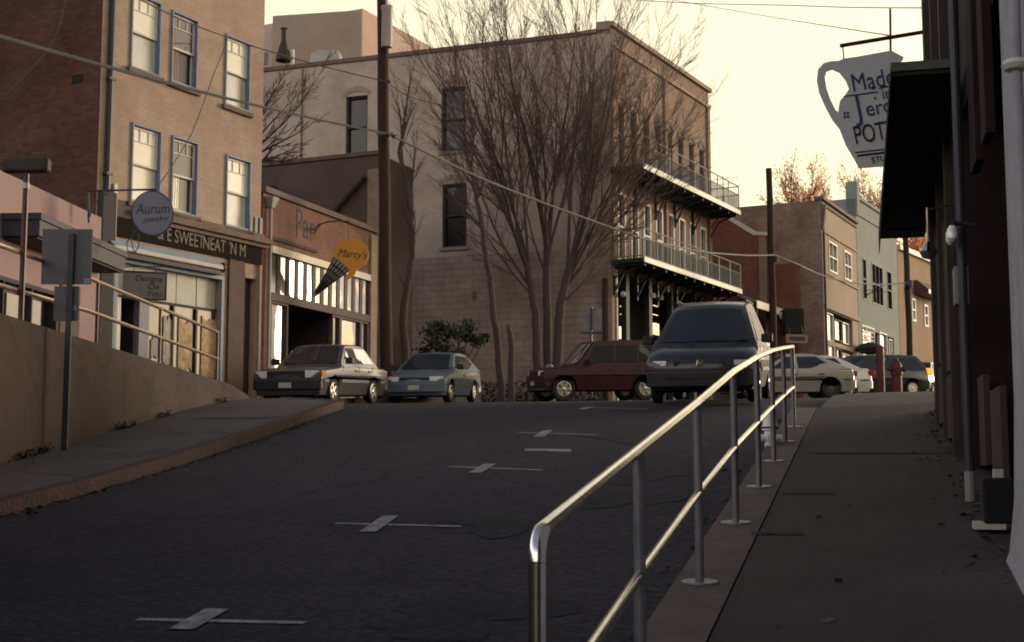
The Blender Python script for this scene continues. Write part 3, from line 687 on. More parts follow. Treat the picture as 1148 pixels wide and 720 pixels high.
# roller awning box over the shop window
za1 = T.px(190, 278, .3)[1]; za0 = T.px(190, 297, .3)[1]; sa0, sa1 = T.px(128, 275, .3)[0], T.px(251, 300, .3)[0]
mb = MB(); P = T.p; h = za1 - za0
def strip(z0, o0, z1, o1, m):
    mb = MB(); mb.hexa([P(sa0, z0, 0.0), P(sa1, z0, 0.0), P(sa1, z0, o0), P(sa0, z0, o0), P(sa0, z1, 0.0), P(sa1, z1, 0.0), P(sa1, z1, o1), P(sa0, z1, o1)]); return mb
aw = strip(za0 + h * .60, .29, za1, .10, 0).build("awning_hood", M['awn_blue'], tan)
strip(za0 + h * .30, .31, za0 + h * .597, .31, 0).build("awning_roll", M['awn_cream'], tan, bevel=.03)
strip(za0, .24, za0 + h * .297, .24, 0).build("awning_rail", M['fascia'], tan, bevel=.01)
mb = MB(); c = P(sa1 + .01, za0 + h * .5, .2); mb.tube([c, c + T.u * .06], .13, 14); mb.build("awning_cap", M['red'], tan, smooth=True)
# shop window: blinds above, reflecting panes with goods below
zbl0 = T.px(215, 342)[1]; zsill = zb_t + 1.0
mb = MB(); nb = 5; mg = (s_shop1 - s_shop0)
for k in range(nb):
    a = s_shop0 + mg * k / nb; b = s_shop0 + mg * (k + 1) / nb
    mb.wbox(T, a + .015, b - .015, zbl0, shopz1, -.17 - .004 * (k % 2), -.15 - .004 * (k % 2))
mb.build("shop_blind", M['shop_cloth'], tan)
mb = MB(); mb.wbox(T, s_shop0, s_shop1, zbl0 - .07, zbl0 - .004, -.19, -.10); mb.build("transom_bar", M['fascia_dark'], tan)
sdl, sdr = T.px(135, 390)[0], T.px(156, 390)[0]
mb = MB(); frame_bars(mb, T, s_shop0 - .07, s_shop1 + .09, zsill, shopz1 + .01, .085, -.1, .05); mb.build("shop_frame", M['awn_blue'], tan)
sw = T.px(167, 390)[0]
mb = MB(); mb.wbox(T, sdr, sw, zsill, zbl0 - .072, -.2, -.02); mb.build("door_post", M['sign_blue'], tan)
mb = MB(); mb.wbox(T, T.px(129, 390)[0], sdl, zsill, zbl0 - .072, -.2, -.02); mb.build("door_post", M['white_frame'], tan)
# door recess
mb = MB(); mb.quad(P(sdl, zsill, -.2), P(sdl, zsill, -2.4), P(sdl, zbl0, -2.4), P(sdl, zbl0, -.2)); mb.quad(P(sdr, zsill, -.2), P(sdr, zbl0, -.2), P(sdr, zbl0, -2.4), P(sdr, zsill, -2.4))
mb.quad(P(sdl, zsill, -2.4), P(sdr, zsill, -2.4), P(sdr, zbl0, -2.4), P(sdl, zbl0, -2.4)); mb.quad(P(sdl, zbl0, -.2), P(sdl, zbl0, -2.4), P(sdr, zbl0, -2.4), P(sdr, zbl0, -.2)); mb.quad(P(sdl, zsill + .3, -.2), P(sdr, zsill + .3, -.2), P(sdr, zsill + .3, -2.4), P(sdl, zsill + .3, -2.4))
mb.build("entrance", M['dark_brown'], tan)
mb = MB(); npn = 3
sp = [sw, T.px(196, 390)[0], T.px(222, 390)[0], s_shop1]
mb = MB()
for a, b in zip(sp[:-1], sp[1:]): mb.quad(P(a + .03, zsill, -.12), P(b - .03, zsill, -.12), P(b - .03, zbl0 - .07, -.12), P(a + .03, zbl0 - .07, -.12))
mb.build("shop_pane", M['shop_pane'], tan)
mb = MB()
for a in sp[1:3]: mb.wbox(T, a - .03, a + .03, zsill, zbl0 - .07, -.16, -.06)
mb.build("mullion", M['dark_brown'], tan)
# display seen at the glass
for x0, y0, x1, y1, m in ((183, 352, 193, 412, 'cloth_pale'), (200, 352, 214, 418, 'ochre_goods'), (226, 352, 244, 428, 'ochre_goods'), (169, 372, 178, 404, 'sign_grey')):
    a, b, c, d = T.rect(x0, y0, x1, y1, -.115); mb = MB(); n = 6
    top = [P(a + (b - a) * i / n, d - rnd.random() * .25, -.116) for i in range(n + 1)]; bot = [P(a + (b - a) * i / n, c + rnd.random() * .15, -.116) for i in range(n, -1, -1)]
    mb.prism(top + bot, T.n * .025); mb.build("display_cloth", M[m], tan)
mb = MB(); mb.wbox(T, T.px(254, 350)[0], s_door0 - .01, zb_t + .6, z_fr0 - .055, -.02, .07); mb.build("panel", M['brown_panel'], tan, bevel=.01)
mb = MB(); mb.wbox(T, s_door0, s_door1, zb_t + .6, T.px(280, 312)[1], -.8, -.21); mb.build("door", M['dark_brown'], tan)
mb = MB(); mb.wbox(T, s_door1 + .02, T.len - .004, zb_t + .6, z_fr0 - .055, -.02, .09); mb.build("pilaster", M['tan_quoin'], tan, bevel=.01)
mb = MB(); a, b = T.px(108, 250)[0], T.px(127, 250)[0]; mb.wbox(T, a, b - .08, zb_t + .3, T.px(115, 215)[1], -.03, .18); mb.build("pilaster", M['fascia_dark'], tan, bevel=.02)
mb = MB(); a, b = T.px(123.5, 250)[0], T.px(127, 250)[0]; mb.wbox(T, a, b, zb_t + .3, T.px(125, 206)[1], .03, .1); mb.build("drainpipe", M['white_frame'], tan)
mb = MB(); mb.wbox(T, b + .03, T.px(152, 250)[0], z_fr0 - .02, z_corn + .15, -.02, .05); mb.build("panel", M['dark_brown'], tan)
# lamp glowing in the doorway
q = at(140.5, 356, 31.4); lmp = thing("hanging_lamp", "small orange lamp glowing in the dark shop doorway", "lamp", tuple(q))
mb = MB(); mb.lathe([(0, -.075), (.06, -.055), (.08, 0), (.06, .05), (0.02, .08), (0, .085)], q, n=14); mb.build("bulb", M['bulb'], lmp, smooth=True)
mb = MB(); mb.tube([q + Vector((0, 0, .08)), q + Vector((0, 0, .55))], .008, 5); mb.build("cord", M['dark'], lmp)

# ---- pink shop
PA = Vector((-9.75, 20.2)); PB_ = Vector(pxy(112, 29.0)); PK = Wall(PA, PB_)
pink = thing("pink_building", "low pink shop with a slate blue canopy above the retaining wall", "building", (PB_.x, PB_.y, gz(PB_.x, PB_.y)))
zpt = PK.px(60, 219)[1]; zp0 = 2.0
hp = PK.rect(-30, 300, 62, 405); hp = (hp[0], hp[1], 2.3, hp[3])
mb = MB(); holed_wall(mb, PK, 0, PK.len, zp0, zpt, [hp], .25); shell(mb, PK, 0, PK.len, zp0, zpt, 5, front=False); mb.build("wall", M['pink'], pink)
CA, CB = at(45, 240, 24.3), at(141, 282, 28.9)
zc1 = (CA.z + CB.z) / 2
CW = Wall((CA.x, CA.y), (CB.x, CB.y)); P = CW.p
def canopy(z0, z1, o, m, nm):
    mb = MB(); mb.hexa([P(-o, z0, -2.4), P(CW.len, z0, -1.2), P(CW.len, z0, o), P(-o, z0, o), P(-o, z1, -2.4), P(CW.len, z1, -1.2), P(CW.len, z1, o), P(-o, z1, o)]); return mb.build(nm, M[m], pink)
canopy(zc1 - .12, zc1, .04, 'fascia', "canopy_cap"); canopy(zc1 - .42, zc1 - .123, 0, 'fascia', "canopy"); canopy(zc1 - .46, zc1 - .423, -.06, 'fascia_dark', "canopy_soffit")
plain_window(pink, PK, hp, 'fascia_dark', 'shop_pane', ft=.08, bars=2, depth=.2, cross=False)
a, b, c, d = PK.rect(16, 328, 52, 385); mb = MB(); mb.wbox(PK, a, b, c, d, -.17, -.14); mb.build("window_card", M['blind2'], pink)
a = PK.px(66, 350)[0]; b = PK.px(88, 350)[0]; mb = MB(); mb.wbox(PK, a, b, 2.6, PK.px(75, 318)[1], -.02, .03); mb.build("door", M['dark_brown'], pink)

# ---- round hanging sign on its bracket
zs = at(120, 214, 28.6)
sgn = thing("hanging_sign", "round blue grey sign with brown handwriting hanging from an iron bracket", "sign", tuple(zs))
dq = 27.6
bA, bB = at(98, 214, dq), at(176, 212.5, dq)
mb = MB(); mb.tube([bA, bB], .022, 8); q0 = at(99, 216, dq); q1 = at(99.5, 250, dq); mb.tube([q0, q1], .025, 8)
mb.tube([at(100, 245, dq), at(104, 232, dq), at(111, 222, dq), at(121, 216, dq)], .014, 6); mb.build("bracket", M['sign_dark'], sgn, smooth=True)
c = at(171, 239.5, dq); rr = 22.2 / 1500 * dq
fwd = (EYEV - c); fwd.z = 0; fwd.normalize(); rt = Vector((-fwd.y, fwd.x, 0)); upv = Vector((0, 0, 1))
def disc(r, o, t, n=48):
    mb = MB(); mb.prism([c + rt * (r * math.cos(2 * math.pi * i / n)) + upv * (r * 1.13 * math.sin(2 * math.pi * i / n)) + fwd * o for i in range(n)], fwd * t); return mb
disc(rr + .02, -.03, .05).build("rim", M['sign_dark'], sgn); disc(rr - .006, .021, .008).build("board", M['sign_blue'], sgn)
text_obj("lettering", "Aurum", c + fwd * .031 + upv * .09 - rt * .0, rt + upv * .06, upv, .31, 'letter_brown', sgn, shear=.2, sx=.78)
text_obj("lettering", "jewelry", c + fwd * .031 - upv * .12 + rt * .06, rt + upv * .12, upv, .17, 'letter_brown', sgn, shear=.3)
mb = MB()
for dx, p in ((140, ((157, 258), (150, 262), (142, 272), (143, 281), (152, 283), (156, 275), (155, 262))), (0, ((152, 257), (147, 266), (149, 279), (153, 284)))):
    mb.tube([at(x, y, dq) for x, y in p], .011, 6)
mb.build("scroll", M['sign_dark'], sgn, smooth=True)

# ---- small framed sign under the awning
ds = 30.6; ct = at(157.5, 319, ds)
s2 = thing("framed_sign", "grey framed board with small lettering hanging under the awning", "sign", tuple(ct))
a, b = at(134.5, 304, ds), at(180, 334, ds); sl = Vector((1, .55, 0)).normalized()
W2 = Wall((a.x, a.y), (a.x + (b.x - a.x), a.y + .42)); L2 = W2.len
z0, z1 = b.z, a.z + .0
mb = MB(); mb.wbox(W2, 0, L2, z0, z1, 0, .03); mb.build("board", M['sign_grey'], s2)
mb = MB(); frame_bars(mb, W2, -.02, L2 + .02, z0 - .02, z1 + .02, .035, -.005, .045); mb.build("frame", M['sign_dark'], s2)
for tx, fz, fs in (("Designs", .76, .62), ("On", .47, .72), ("You", .2, .74)):
    text_obj("lettering", tx, W2.p(L2 * fs, z0 + (z1 - z0) * fz, .034), W2.u, upv, .20, 'letter_black', s2, shear=.2)
mb = MB(); mb.tube([W2.p(-.05, z1 + .10, .01), W2.p(L2 - .05, z1 + .16, .01)], .012, 6)
for f in (.1, .85): mb.tube([W2.p(L2 * f, z1, .01), W2.p(L2 * f, z1 + .13, .01)], .006, 5)
mb.build("hanger", M['sign_dark'], s2)

# ---- orange brick shop
XA, XB = pxy(293.5, 35.0), pxy(421, 41.5); X = Wall(XA, XB); P = X.p
rex = thing("brick_shop", "one storey shop of faded orange brick with a strip of transom windows", "building", (*XA, gz(*XA)))
zr_top = (X.px(300, 217)[1] + X.px(418, 261)[1]) / 2; zr0 = gz(*XA) - .6
zcb = (X.px(310, 284)[1] + X.px(366, 303)[1]) / 2       # bottom of cream beam
ztr0 = (X.px(304, 329)[1] + X.px(410, 352)[1]) / 2      # bottom of transom
zdoor = ztr0 - .22
s0x, s1x = X.px(302, 340)[0], X.px(413.5, 340)[0]
mb = MB(); holed_wall(mb, X, 0, X.len, zr0, zr_top, [(s0x, s1x, zr0 + .01, zcb)], .3); shell(mb, X, 0, X.len, zr0, zr_top - .3, 8, front=False); mb.build("wall", M['brick_red'], rex)
mb = MB(); mb.wbox(X, -.02, X.len + .05, zr_top, zr_top + .16, -.35, .10); mb.build("coping", M['coping'], rex, bevel=.01)
mb = MB(); mb.wbox(X, s0x, s1x, zcb + .002, zcb + .2, -.1, .07); mb.build("fascia_board", M['cream_trim'], rex, bevel=.006)
a, b = X.px(302, 300)[0], X.px(354, 300)[0]; z = X.px(325, 273)[1]; mb = MB(); mb.wbox(X, a, b, z - .05, z + .04, 0, .05); mb.build("ledge", M['letter_dark'], rex)
mb = MB(); mb.wbox(X, s0x, s1x, zdoor, ztr0, -.12, .06); mb.build("beam", M['beam'], rex, bevel=.01)
nbar = 12
mb = MB()
for k in range(nbar + 1):
    t = s0x + (s1x - s0x) * k / nbar; mb.wbox(X, t - .10, t + .10, ztr0 + .002, zcb, -.14, -.02)
mb.build("mullion", M['dark_brown'], rex)
for k in range(nbar):
    a = s0x + (s1x - s0x) * k / nbar + .101; b = s0x + (s1x - s0x) * (k + 1) / nbar - .101
    mb = MB(); mb.quad(P(a, ztr0, -.04), P(b, ztr0, -.04), P(b, zcb, -.04), P(a, zcb, -.04)); mb.build("transom_window", M['dark_pane'] if k in (0, 1) else M['mirror_pane'], rex)
def shopwin(x0, x1, m='mirror_pane'):
    a, b = X.px(x0, 380)[0], X.px(x1, 380)[0]; plain_window(rex, X, (a, b, zr0 + .9, zdoor - .002), 'beam', m, ft=.07, depth=.07, cross=False, name="shop_window")
shopwin(302, 322); shopwin(372, 381); shopwin(381.2, 404); shopwin(404.2, 412.5)
mb = MB(); mb.wbox(X, s0x, s1x, zr0 + .02, zr0 + .89, -.1, .05); 
a, b = X.px(326, 380)[0], X.px(371, 380)[0]
mb = MB(); mb.wbox(X, s0x, a, zr0, zr0 + .89, -.1, .05); mb.wbox(X, b, s1x, zr0, zr0 + .89, -.1, .05); mb.build("stall_riser", M['beam'], rex)
mb = MB(); mb.quad(P(a, zr0, -.1), P(a, zr0, -1.8), P(a, zdoor, -1.8), P(a, zdoor, -.1)); mb.quad(P(b, zr0, -.1), P(b, zdoor, -.1), P(b, zdoor, -1.8), P(b, zr0, -1.8)); mb.quad(P(a, zr0, -1.8), P(b, zr0, -1.8), P(b, zdoor, -1.8), P(a, zdoor, -1.8)); mb.quad(P(a, zdoor, -.1), P(a, zdoor, -1.8), P(b, zdoor, -1.8), P(b, zdoor, -.1))
mb.build("door_recess", M['dark_brown'], rex)
plain_window(rex, X, (a + (b - a) * .42, a + (b - a) * .92, zr0 + .5, zdoor - .25), 'fascia_dark', 'shop_pane', ft=.08, depth=1.5, cross=True, proud=-1.4, name="door")
mb = MB(); mb.wbox(X, s1x + .01, X.len - .01, zr0, zr_top - .1, -.02, .07); mb.build("pilaster", M['tan_quoin'], rex)
s = X.px(298.5, 300)[0]; zt = X.px(298, 226)[1]
mb = MB(); mb.tube([P(s, zr0 + .3, .1), P(s, zt, .1)], .05, 8); mb.build("drainpipe", M['sign_grey'], rex, smooth=True)
mb = MB(); mb.hexa([P(s - .08, zt - .16, .02), P(s + .08, zt - .16, .02), P(s + .08, zt - .16, .18), P(s - .08, zt - .16, .18), P(s - .17, zt + .12, .02), P(s + .17, zt + .12, .02), P(s + .17, zt + .12, .27), P(s - .17, zt + .12, .27)]); mb.build("rain_head", M['sign_grey'], rex)
s = X.px(342, 255)[0]; zz = X.px(342, 254)[1]
text_obj("faded_lettering", "Par", P(s, zz, .004), X.u, upv, 1.15, 'letter_dark', rex, sx=.75)
s = X.px(315, 245)[0]
for i, tx in enumerate(("DRUGS", "TOBACCO")): text_obj("faded_lettering", tx, P(s, X.px(315, 240 + i * 16)[1], .004), X.u, upv, .34, 'letter_dark', rex, sx=.8) if False else None

# ---- ice cream cone sign
yq = 37.0
c0 = at(391, 289, yq)
cone = thing("ice_cream_sign", "amber yellow ice cream cone sign with brown chequered cone on an iron arm", "sign", tuple(c0))
fw = Vector((0, -1, 0)); rt2 = Vector((1, 0, 0))
def flat(pts, o, t): mb = MB(); mb.prism([at(x, y, yq) + fw * o for x, y in pts], fw * t); return mb
sc = [(374, 281), (377, 275), (383, 270.5), (390, 268), (398, 267.5), (405, 269.5), (411, 275), (413.5, 283), (412.5, 291), (409, 297), (404, 301), (400, 303), (398, 308), (391.5, 313.5), (388, 313), (391, 306), (391, 300), (386, 296), (380, 292), (375, 288)]
flat(sc, 0, .05).build("scoop", M['yellow'], cone)
flat([(376, 290), (381, 292), (386, 297), (391, 301), (391.5, 304), (353, 333), (350, 331)], -.03, .07).build("wafer_cone", M['sign_grey'], cone)
mb = MB()
ax = (at(352, 332, yq) - at(384, 297, yq)); ap = at(352, 332, yq) + fw * .043; cl, cr_ = at(375, 289, yq) + fw * .043, at(392, 303, yq) + fw * .043
for i in range(1, 7):
    f = i / 7; a_, b_ = ap.lerp(cl, f), ap.lerp(cr_, f); mb.tube([a_, b_], .022, 4)
for i in range(0, 6):
    f = i / 5; e = cl.lerp(cr_, f); mb.tube([ap.lerp(e, .08), e], .02, 4)
mb.build("lattice", M['dark_brown'], cone)
text_obj("lettering", "Marcy's", at(395, 285.5, yq) + fw * .056, rt2 - upv * .10, upv, .31, 'letter_brown', cone, shear=.25, sx=.86)
mb = MB(); mb.tube([X.p(X.px(352, 258)[0], X.px(352, 258)[1], 0), at(357, 252, 37), at(368, 248.8, 37), at(382, 247.5, 37), at(392, 249, yq)], .022, 6); mb.tube([at(390, 248.5, yq), at(391, 268, yq)], .012, 5); mb.tube([X.p(X.px(352, 262)[0], X.px(352, 262)[1], 0), at(360, 251, 37)], .015, 5); mb.build("arm", M['sign_dark'], cone)

# ---- brown annex wall behind the brick shop
AN = Wall(pxy(286, 47.2), pxy(424, 45.2)); P = AN.p
ann = thing("stucco_annex", "plain brown stucco annex wall behind the brick shop roof", "building", (AN.a.x, AN.a.y, gz(AN.a.x, AN.a.y)))
zan = AN.px(360, 180)[1]
mb = MB(); mb.quad(P(0, 4), P(AN.len, 4), P(AN.len, zan), P(0, zan)); shell(mb, AN, 0, AN.len, 4, zan, 2.5, front=False); mb.build("wall", M['brown_stucco'], ann)
mb = MB(); mb.wbox(AN, 0, AN.len + .05, zan + .002, zan + .14, -.25, .06); mb.build("coping", M['coping'], ann)
a = AN.px(413, 200)[0]; mb = MB(); mb.wbox(AN, a, AN.len, 4, AN.px(416, 190)[1], .002, .05); mb.build("pilaster", M['tan_quoin'], ann)
mb = MB(); A_, B_ = AN.px(411, 199), AN.px(376, 239); mb.tube([P(A_[0], A_[1], .12), P(B_[0], B_[1], .12)], .10, 8); mb.build("pipe", M['dark_brown'], ann)
mb = MB(); A_ = AN.px(312, 217); mb.lathe([(0.22, 0), (.22, .3), (0.3, .32), (.12, .55), (0, .58)], P(A_[0], A_[1] - .35, .35), n=12); mb.build("roof_vent", M['dark_brown'], ann)

# ================================================================== BIG CORNER BUILDING
BC = Vector(pxy(686, 50.0)); BLp = Vector(pxy(262, 55.6)); BRp = Vector(pxy(797, 59.3))
B = Wall(BLp, BC); FA = Wall(BC, BRp); P = B.p; Q = FA.p
big = thing("corner_building", "large three storey buff building with two green iron balconies on its street front", "building", (BC.x, BC.y, gz(*BC)))
zg = gz(*BC) - .6
zB = B.px(600, 46.5)[1]; zBl = B.px(300, 72)[1]
hw = [B.rect(388, 109, 411.5, 176), B.rect(495, 99, 521.5, 168), B.rect(496, 207, 523, 276)]
mb = MB(); zs_ = B.px(560, 285)[1]
holed_wall(mb, B, 0, B.len, zs_, zB, hw, .3)
shell(mb, B, 0, B.len, zs_, zB, 9, front=False); mb.build("wall", M['plaster'], big)
mb = MB(); mb.wbox(B, 0, B.len - .006, zg, zs_ - .003, -.3, .02); mb.build("wall", M['stone'], big)["label"] = "weathered block lower wall"
for i, r in enumerate(hw):
    plain_window(big, B, r, 'fascia_dark', 'dark_pane', ft=.09, depth=.22, cross=True, proud=-.1)
    mb = MB(); a, b, c, d = r; n = 8
    arc = [P(a - .12 + (b - a + .24) * k / n, d + .02 + .16 * math.sin(math.pi * k / n), .03) for k in range(n + 1)]; arc2 = [P(a - .12 + (b - a + .24) * k / n, d + .2 + .2 * math.sin(math.pi * k / n), .03) for k in range(n, -1, -1)]
    mb.prism(arc + arc2, B.n * -.028); mb.build("arch", M['tan_quoin'], big)
    mb = MB(); mb.wbox(B, a - .1, b + .1, c - .14, c - .01, -.1, .07); mb.build("sill", M['tan_quoin'], big)
mb = MB(); mb.wbox(B, 0, B.px(650, 45)[0], zB + .002, zB + .17, -.35, .07); mb.build("coping", M['coping'], big)
def para(x0, x1, y, nm="parapet_block"):
    a, b = B.px(x0, y)[0], B.px(x1, y)[0]; z = B.px((x0 + x1) / 2, y)[1]; mb = MB(); mb.wbox(B, a, min(b, B.len), zB + .16, z, -.9, .03); mb.build(nm, M['stone'], big)
para(538, 579, 46.5); para(651, 668, 37.5); para(668.2, 686, 24)
mb = MB(); s = B.px(339, 130)[0]; mb.tube([P(s, B.px(339, 180)[1], .06), P(s, B.px(339, 77)[1], .06)], .035, 6); mb.build("drainpipe", M['letter_grey'], big)
a, b, c, d = B.rect(529.5, 326, 535, 336); mb = MB(); mb.wbox(B, a, b, c, d, .021, .04); mb.build("wall_plate", M['copper'], big)
a, b, c, d = B.rect(683, 312, 690, 400); mb = MB(); mb.tube([P(B.len - .25, zg, .1), P(B.len - .25, d, .1)], .1, 8); mb.build("drainpipe", M['dark_brown'], big, smooth=True)
# roof things behind the parapet
vr = MB(); q = at(318, 66, 58); vr.lathe([(.36, 0), (.36, .12), (.12, .95), (.12, 1.45), (.17, 1.46), (.17, 1.5), (0, 1.5)], (q.x, q.y, q.z - .1), n=14); vr.build("stovepipe", M['dark_brown'], big, smooth=True)
for x, w_ in ((362, .55), (375, .33)):
    vr = MB(); q = at(x, 70, 58); vr.lathe([(w_, -.3), (w_, .18), (w_ * .95, .3), (w_ * .6, .5), (w_ * .2, .56), (0, .57)], q, n=16); vr.build("roof_vent", M['insul'], big, smooth=True)
q = at(327.5, 66, 58); vr = MB(); vr.tube([q - Vector((0, 0, .4)), q + Vector((0, 0, .4))], .1, 8); vr.build("roof_vent", M['cream_trim'], big)

# street front
zF = (FA.px(700, 35)[1] + FA.px(790, 106)[1]) / 2
zd2 = FA.px(727, 187, 1.35)[1]; zd1 = FA.px(729, 291, 1.35)[1]
holes = []; topw = []; midw = []
for k in range(8):
    s = FA.len * (k + .75) / 8.5
    topw.append((s - .3, s + .3, zd2 + .35, zd2 + 2.75)); midw.append((s - .36, s + .36, zd1 + .1, zd1 + 2.75))
gfh = (0.35, FA.len - .35, zg, zd1 - .3)
mb = MB(); holed_wall(mb, FA, 0, FA.len, zg, zF, topw + midw + [gfh], .3)
P0 = FA.p; mb.quad(Q(FA.len, zg), Q(FA.len, zg, -9), Q(FA.len, zF, -9), Q(FA.len, zF)); mb.quad(Q(0, zF), Q(FA.len, zF), Q(FA.len, zF, -9), Q(0, zF, -9)); mb.quad(Q(0, zB, -.01), Q(0, zF, -.01), Q(0, zF, -6), Q(0, zB, -6))
mb.build("front_wall", M['brick_buff'], big)["label"] = "buff brick street front"
mb = MB(); mb.wbox(FA, -.05, FA.len + .12, zF + .002, zF + .18, -.4, .14); mb.wbox(FA, -.02, FA.len + .08, zF - .75, zF - .6, .0, .10)
mb.build("cornice", M['tan_quoin'], big)
for t in (0.02, FA.len / 2 - .05, FA.len - .30):
    mb = MB(); mb.wbox(FA, t, t + .28, zd1 - .6, zF - .76, .002, .09); mb.build("pilaster", M['brick_buff'], big)
for r in topw:
    plain_window(big, FA, r, 'letter_grey', 'shop_pane', ft=.06, depth=.18, cross=True, proud=-.06)
    mb = MB(); a, b, c, d = r; n = 6
    arc = [Q(a - .1 + (b - a + .2) * k / n, d - .02 + .2 * math.sin(math.pi * k / n), .03) for k in range(n + 1)]; arc2 = [Q(a - .1 + (b - a + .2) * k / n, d + .16 + .26 * math.sin(math.pi * k / n), .03) for k in range(n, -1, -1)]
    mb.prism(arc + arc2, FA.n * -.028); mb.build("arch", M['brown_panel'], big)
for r in midw:
    plain_window(big, FA, r, 'white_frame', 'shop_pane', ft=.085, depth=.12, cross=True, proud=.02)
# balconies
def balcony(zd, label):
    L = FA.len; O = 1.35
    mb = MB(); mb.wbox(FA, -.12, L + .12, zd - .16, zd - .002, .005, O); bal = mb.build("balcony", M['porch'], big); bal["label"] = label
    mb = MB(); mb.wbox(FA, -.14, L + .14, zd - .17, zd + .03, O + .002, O + .05); mb.build("deck_edge", M['deck_edge'], bal)
    mb = MB()
    def rail(a, b):
        mb.tube([a + upv * 1.12, b + upv * 1.12], .028, 6); mb.tube([a + upv * .74, b + upv * .74], .02, 6); mb.tube([a + upv * .08, b + upv * .08], .02, 6)
    c0_, c1_, c2_, c3_ = Q(-.1, zd, .05), Q(-.1, zd, O - .02), Q(L + .1, zd, O - .02), Q(L + .1, zd, .05)
    rail(c0_, c1_); rail(c1_, c2_); rail(c2_, c3_)
    for k in range(9): p = c1_.lerp(c2_, k / 8); mb.tube([p, p + upv * 1.14], .026, 6)
    mb.build("railing", M['green_rail'], bal)
    mb = MB()
    for a, b, n in ((c1_, c2_, 120), (c0_, c1_, 14), (c2_, c3_, 14)):
        for k in range(n): p = a.lerp(b, (k + .5) / n); mb.obox(p + upv * .41, (.009, 0, 0), (0, .009, 0), (0, 0, .33))
    for z in (.2, .32, .44, .56, .66): mb.tube([c1_ + upv * z, c2_ + upv * z], .007, 4)
    mb.build("wire_infill", M['green_rail'], bal)
    for k in range(6):
        mb = MB(); s = .15 + (L - .3) * k / 5
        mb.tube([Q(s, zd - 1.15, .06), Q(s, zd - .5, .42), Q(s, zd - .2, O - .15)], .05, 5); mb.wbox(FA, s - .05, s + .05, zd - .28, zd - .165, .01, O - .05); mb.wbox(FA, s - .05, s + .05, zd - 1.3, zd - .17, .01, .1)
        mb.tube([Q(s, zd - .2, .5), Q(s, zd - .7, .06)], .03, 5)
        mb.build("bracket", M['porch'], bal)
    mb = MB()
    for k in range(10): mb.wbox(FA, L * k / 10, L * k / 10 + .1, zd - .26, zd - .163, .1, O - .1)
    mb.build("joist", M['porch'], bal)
balcony(zd1, "lower balcony"); balcony(zd2, "upper balcony")
mb = MB(); p = Q(FA.len + .1, zd2, .6); mb.tube([p, p + upv * 1.7], .02, 5); mb.tube([p + upv * 1.55 - FA.n * .5, p + upv * 1.55 + FA.n * .7], .014, 5); mb.tube([p + upv * 1.3 - FA.n * .3, p + upv * 1.3 + FA.n * .4], .012, 5); mb.build("aerial", M['dark_brown'], big)
# arcade under the balcony: dark shopfront with lit panes
a, b, c, d = gfh
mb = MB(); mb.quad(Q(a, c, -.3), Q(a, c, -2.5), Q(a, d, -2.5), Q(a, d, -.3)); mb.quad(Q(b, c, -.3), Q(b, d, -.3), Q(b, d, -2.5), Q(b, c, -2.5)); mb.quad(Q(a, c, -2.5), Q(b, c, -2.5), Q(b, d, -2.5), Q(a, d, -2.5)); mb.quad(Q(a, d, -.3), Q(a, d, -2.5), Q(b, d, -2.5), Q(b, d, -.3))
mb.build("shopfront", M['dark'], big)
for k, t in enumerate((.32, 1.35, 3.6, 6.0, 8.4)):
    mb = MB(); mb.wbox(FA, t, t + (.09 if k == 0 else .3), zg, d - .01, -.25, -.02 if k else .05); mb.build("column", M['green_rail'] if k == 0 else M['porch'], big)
for x0, y0, x1, y1 in ((695, 366, 702, 381), (696, 352, 702, 354), (696, 343, 701, 345), (729, 362, 731.5, 370), (733, 362, 739, 376), (732, 352, 738, 354), (733, 342, 738, 344)):
    a_, b_, c_, d_ = FA.rect(x0, y0, x1, y1, -1.2); mb = MB(); mb.wbox(FA, a_, b_, c_, d_, -1.25, -1.2); mb.build("lit_window", M['bulb_warm'], big)
q = at(698.5, 330, 50.4); mb = MB(); mb.lathe([(0, -.12), (.08, -.09), (.12, 0), (.08, .09), (0, .12)], q, n=12); mb.build("globe_lamp", M['globe'], big, smooth=True)
a_, b_, c_, d_ = FA.rect(728, 328, 742, 337, -.3); mb = MB(); mb.wbox(FA, a_, b_, c_, d_, -.3, -.22); mb.build("sign_panel", M['letter_grey'], big)

# ---- far building up the slope, seen over the corner building's roof
HB = Wall(pxy(270, 86), pxy(403, 82)); HS = Wall(pxy(403, 82), pxy(470, 96)); P = HB.p
hill = thing("hillside_building", "rose coloured flat roofed building rising behind the corner building's roof", "building", (HB.a.x, HB.a.y, gz(HB.a.x, HB.a.y)))
z1 = HB.px(370, 16)[1]; z2 = HB.px(305, 26)[1]; sm = HB.px(333, 20)[0]
mb = MB(); mb.wbox(HB, sm, HB.len, 4, z1, -10, 0); mb.wbox(HB, 0, sm - .01, 4, z2, -8, -.05); mb.build("wall", M['rose'], hill)
P2 = HS.p; zz1 = HS.px(436, 33)[1]; zz0 = HS.px(430, 55)[1]
mb = MB(); mb.wbox(HS, .02, HS.len, 4, HS.px(420, 26)[1], -6, -.0); mb.build("side_wall", M['buff'], hill)
mb = MB(); mb.wbox(HS, .0, HS.len, z1 - .35, z1 - .0, -5, .06) if False else None
a_, b_, c_, d_ = HS.rect(409, 52, 420, 66); mb = MB(); mb.wbox(HS, a_, b_, c_, d_, .002, .05); mb.build("window", M['fascia_dark'], hill)
a_, b_, c_, d_ = HB.rect(291, 60, 299, 72); mb = MB(); mb.wbox(HB, a_, b_, c_, d_, -.045, .02); mb.build("window", M['sign_blue'], hill)

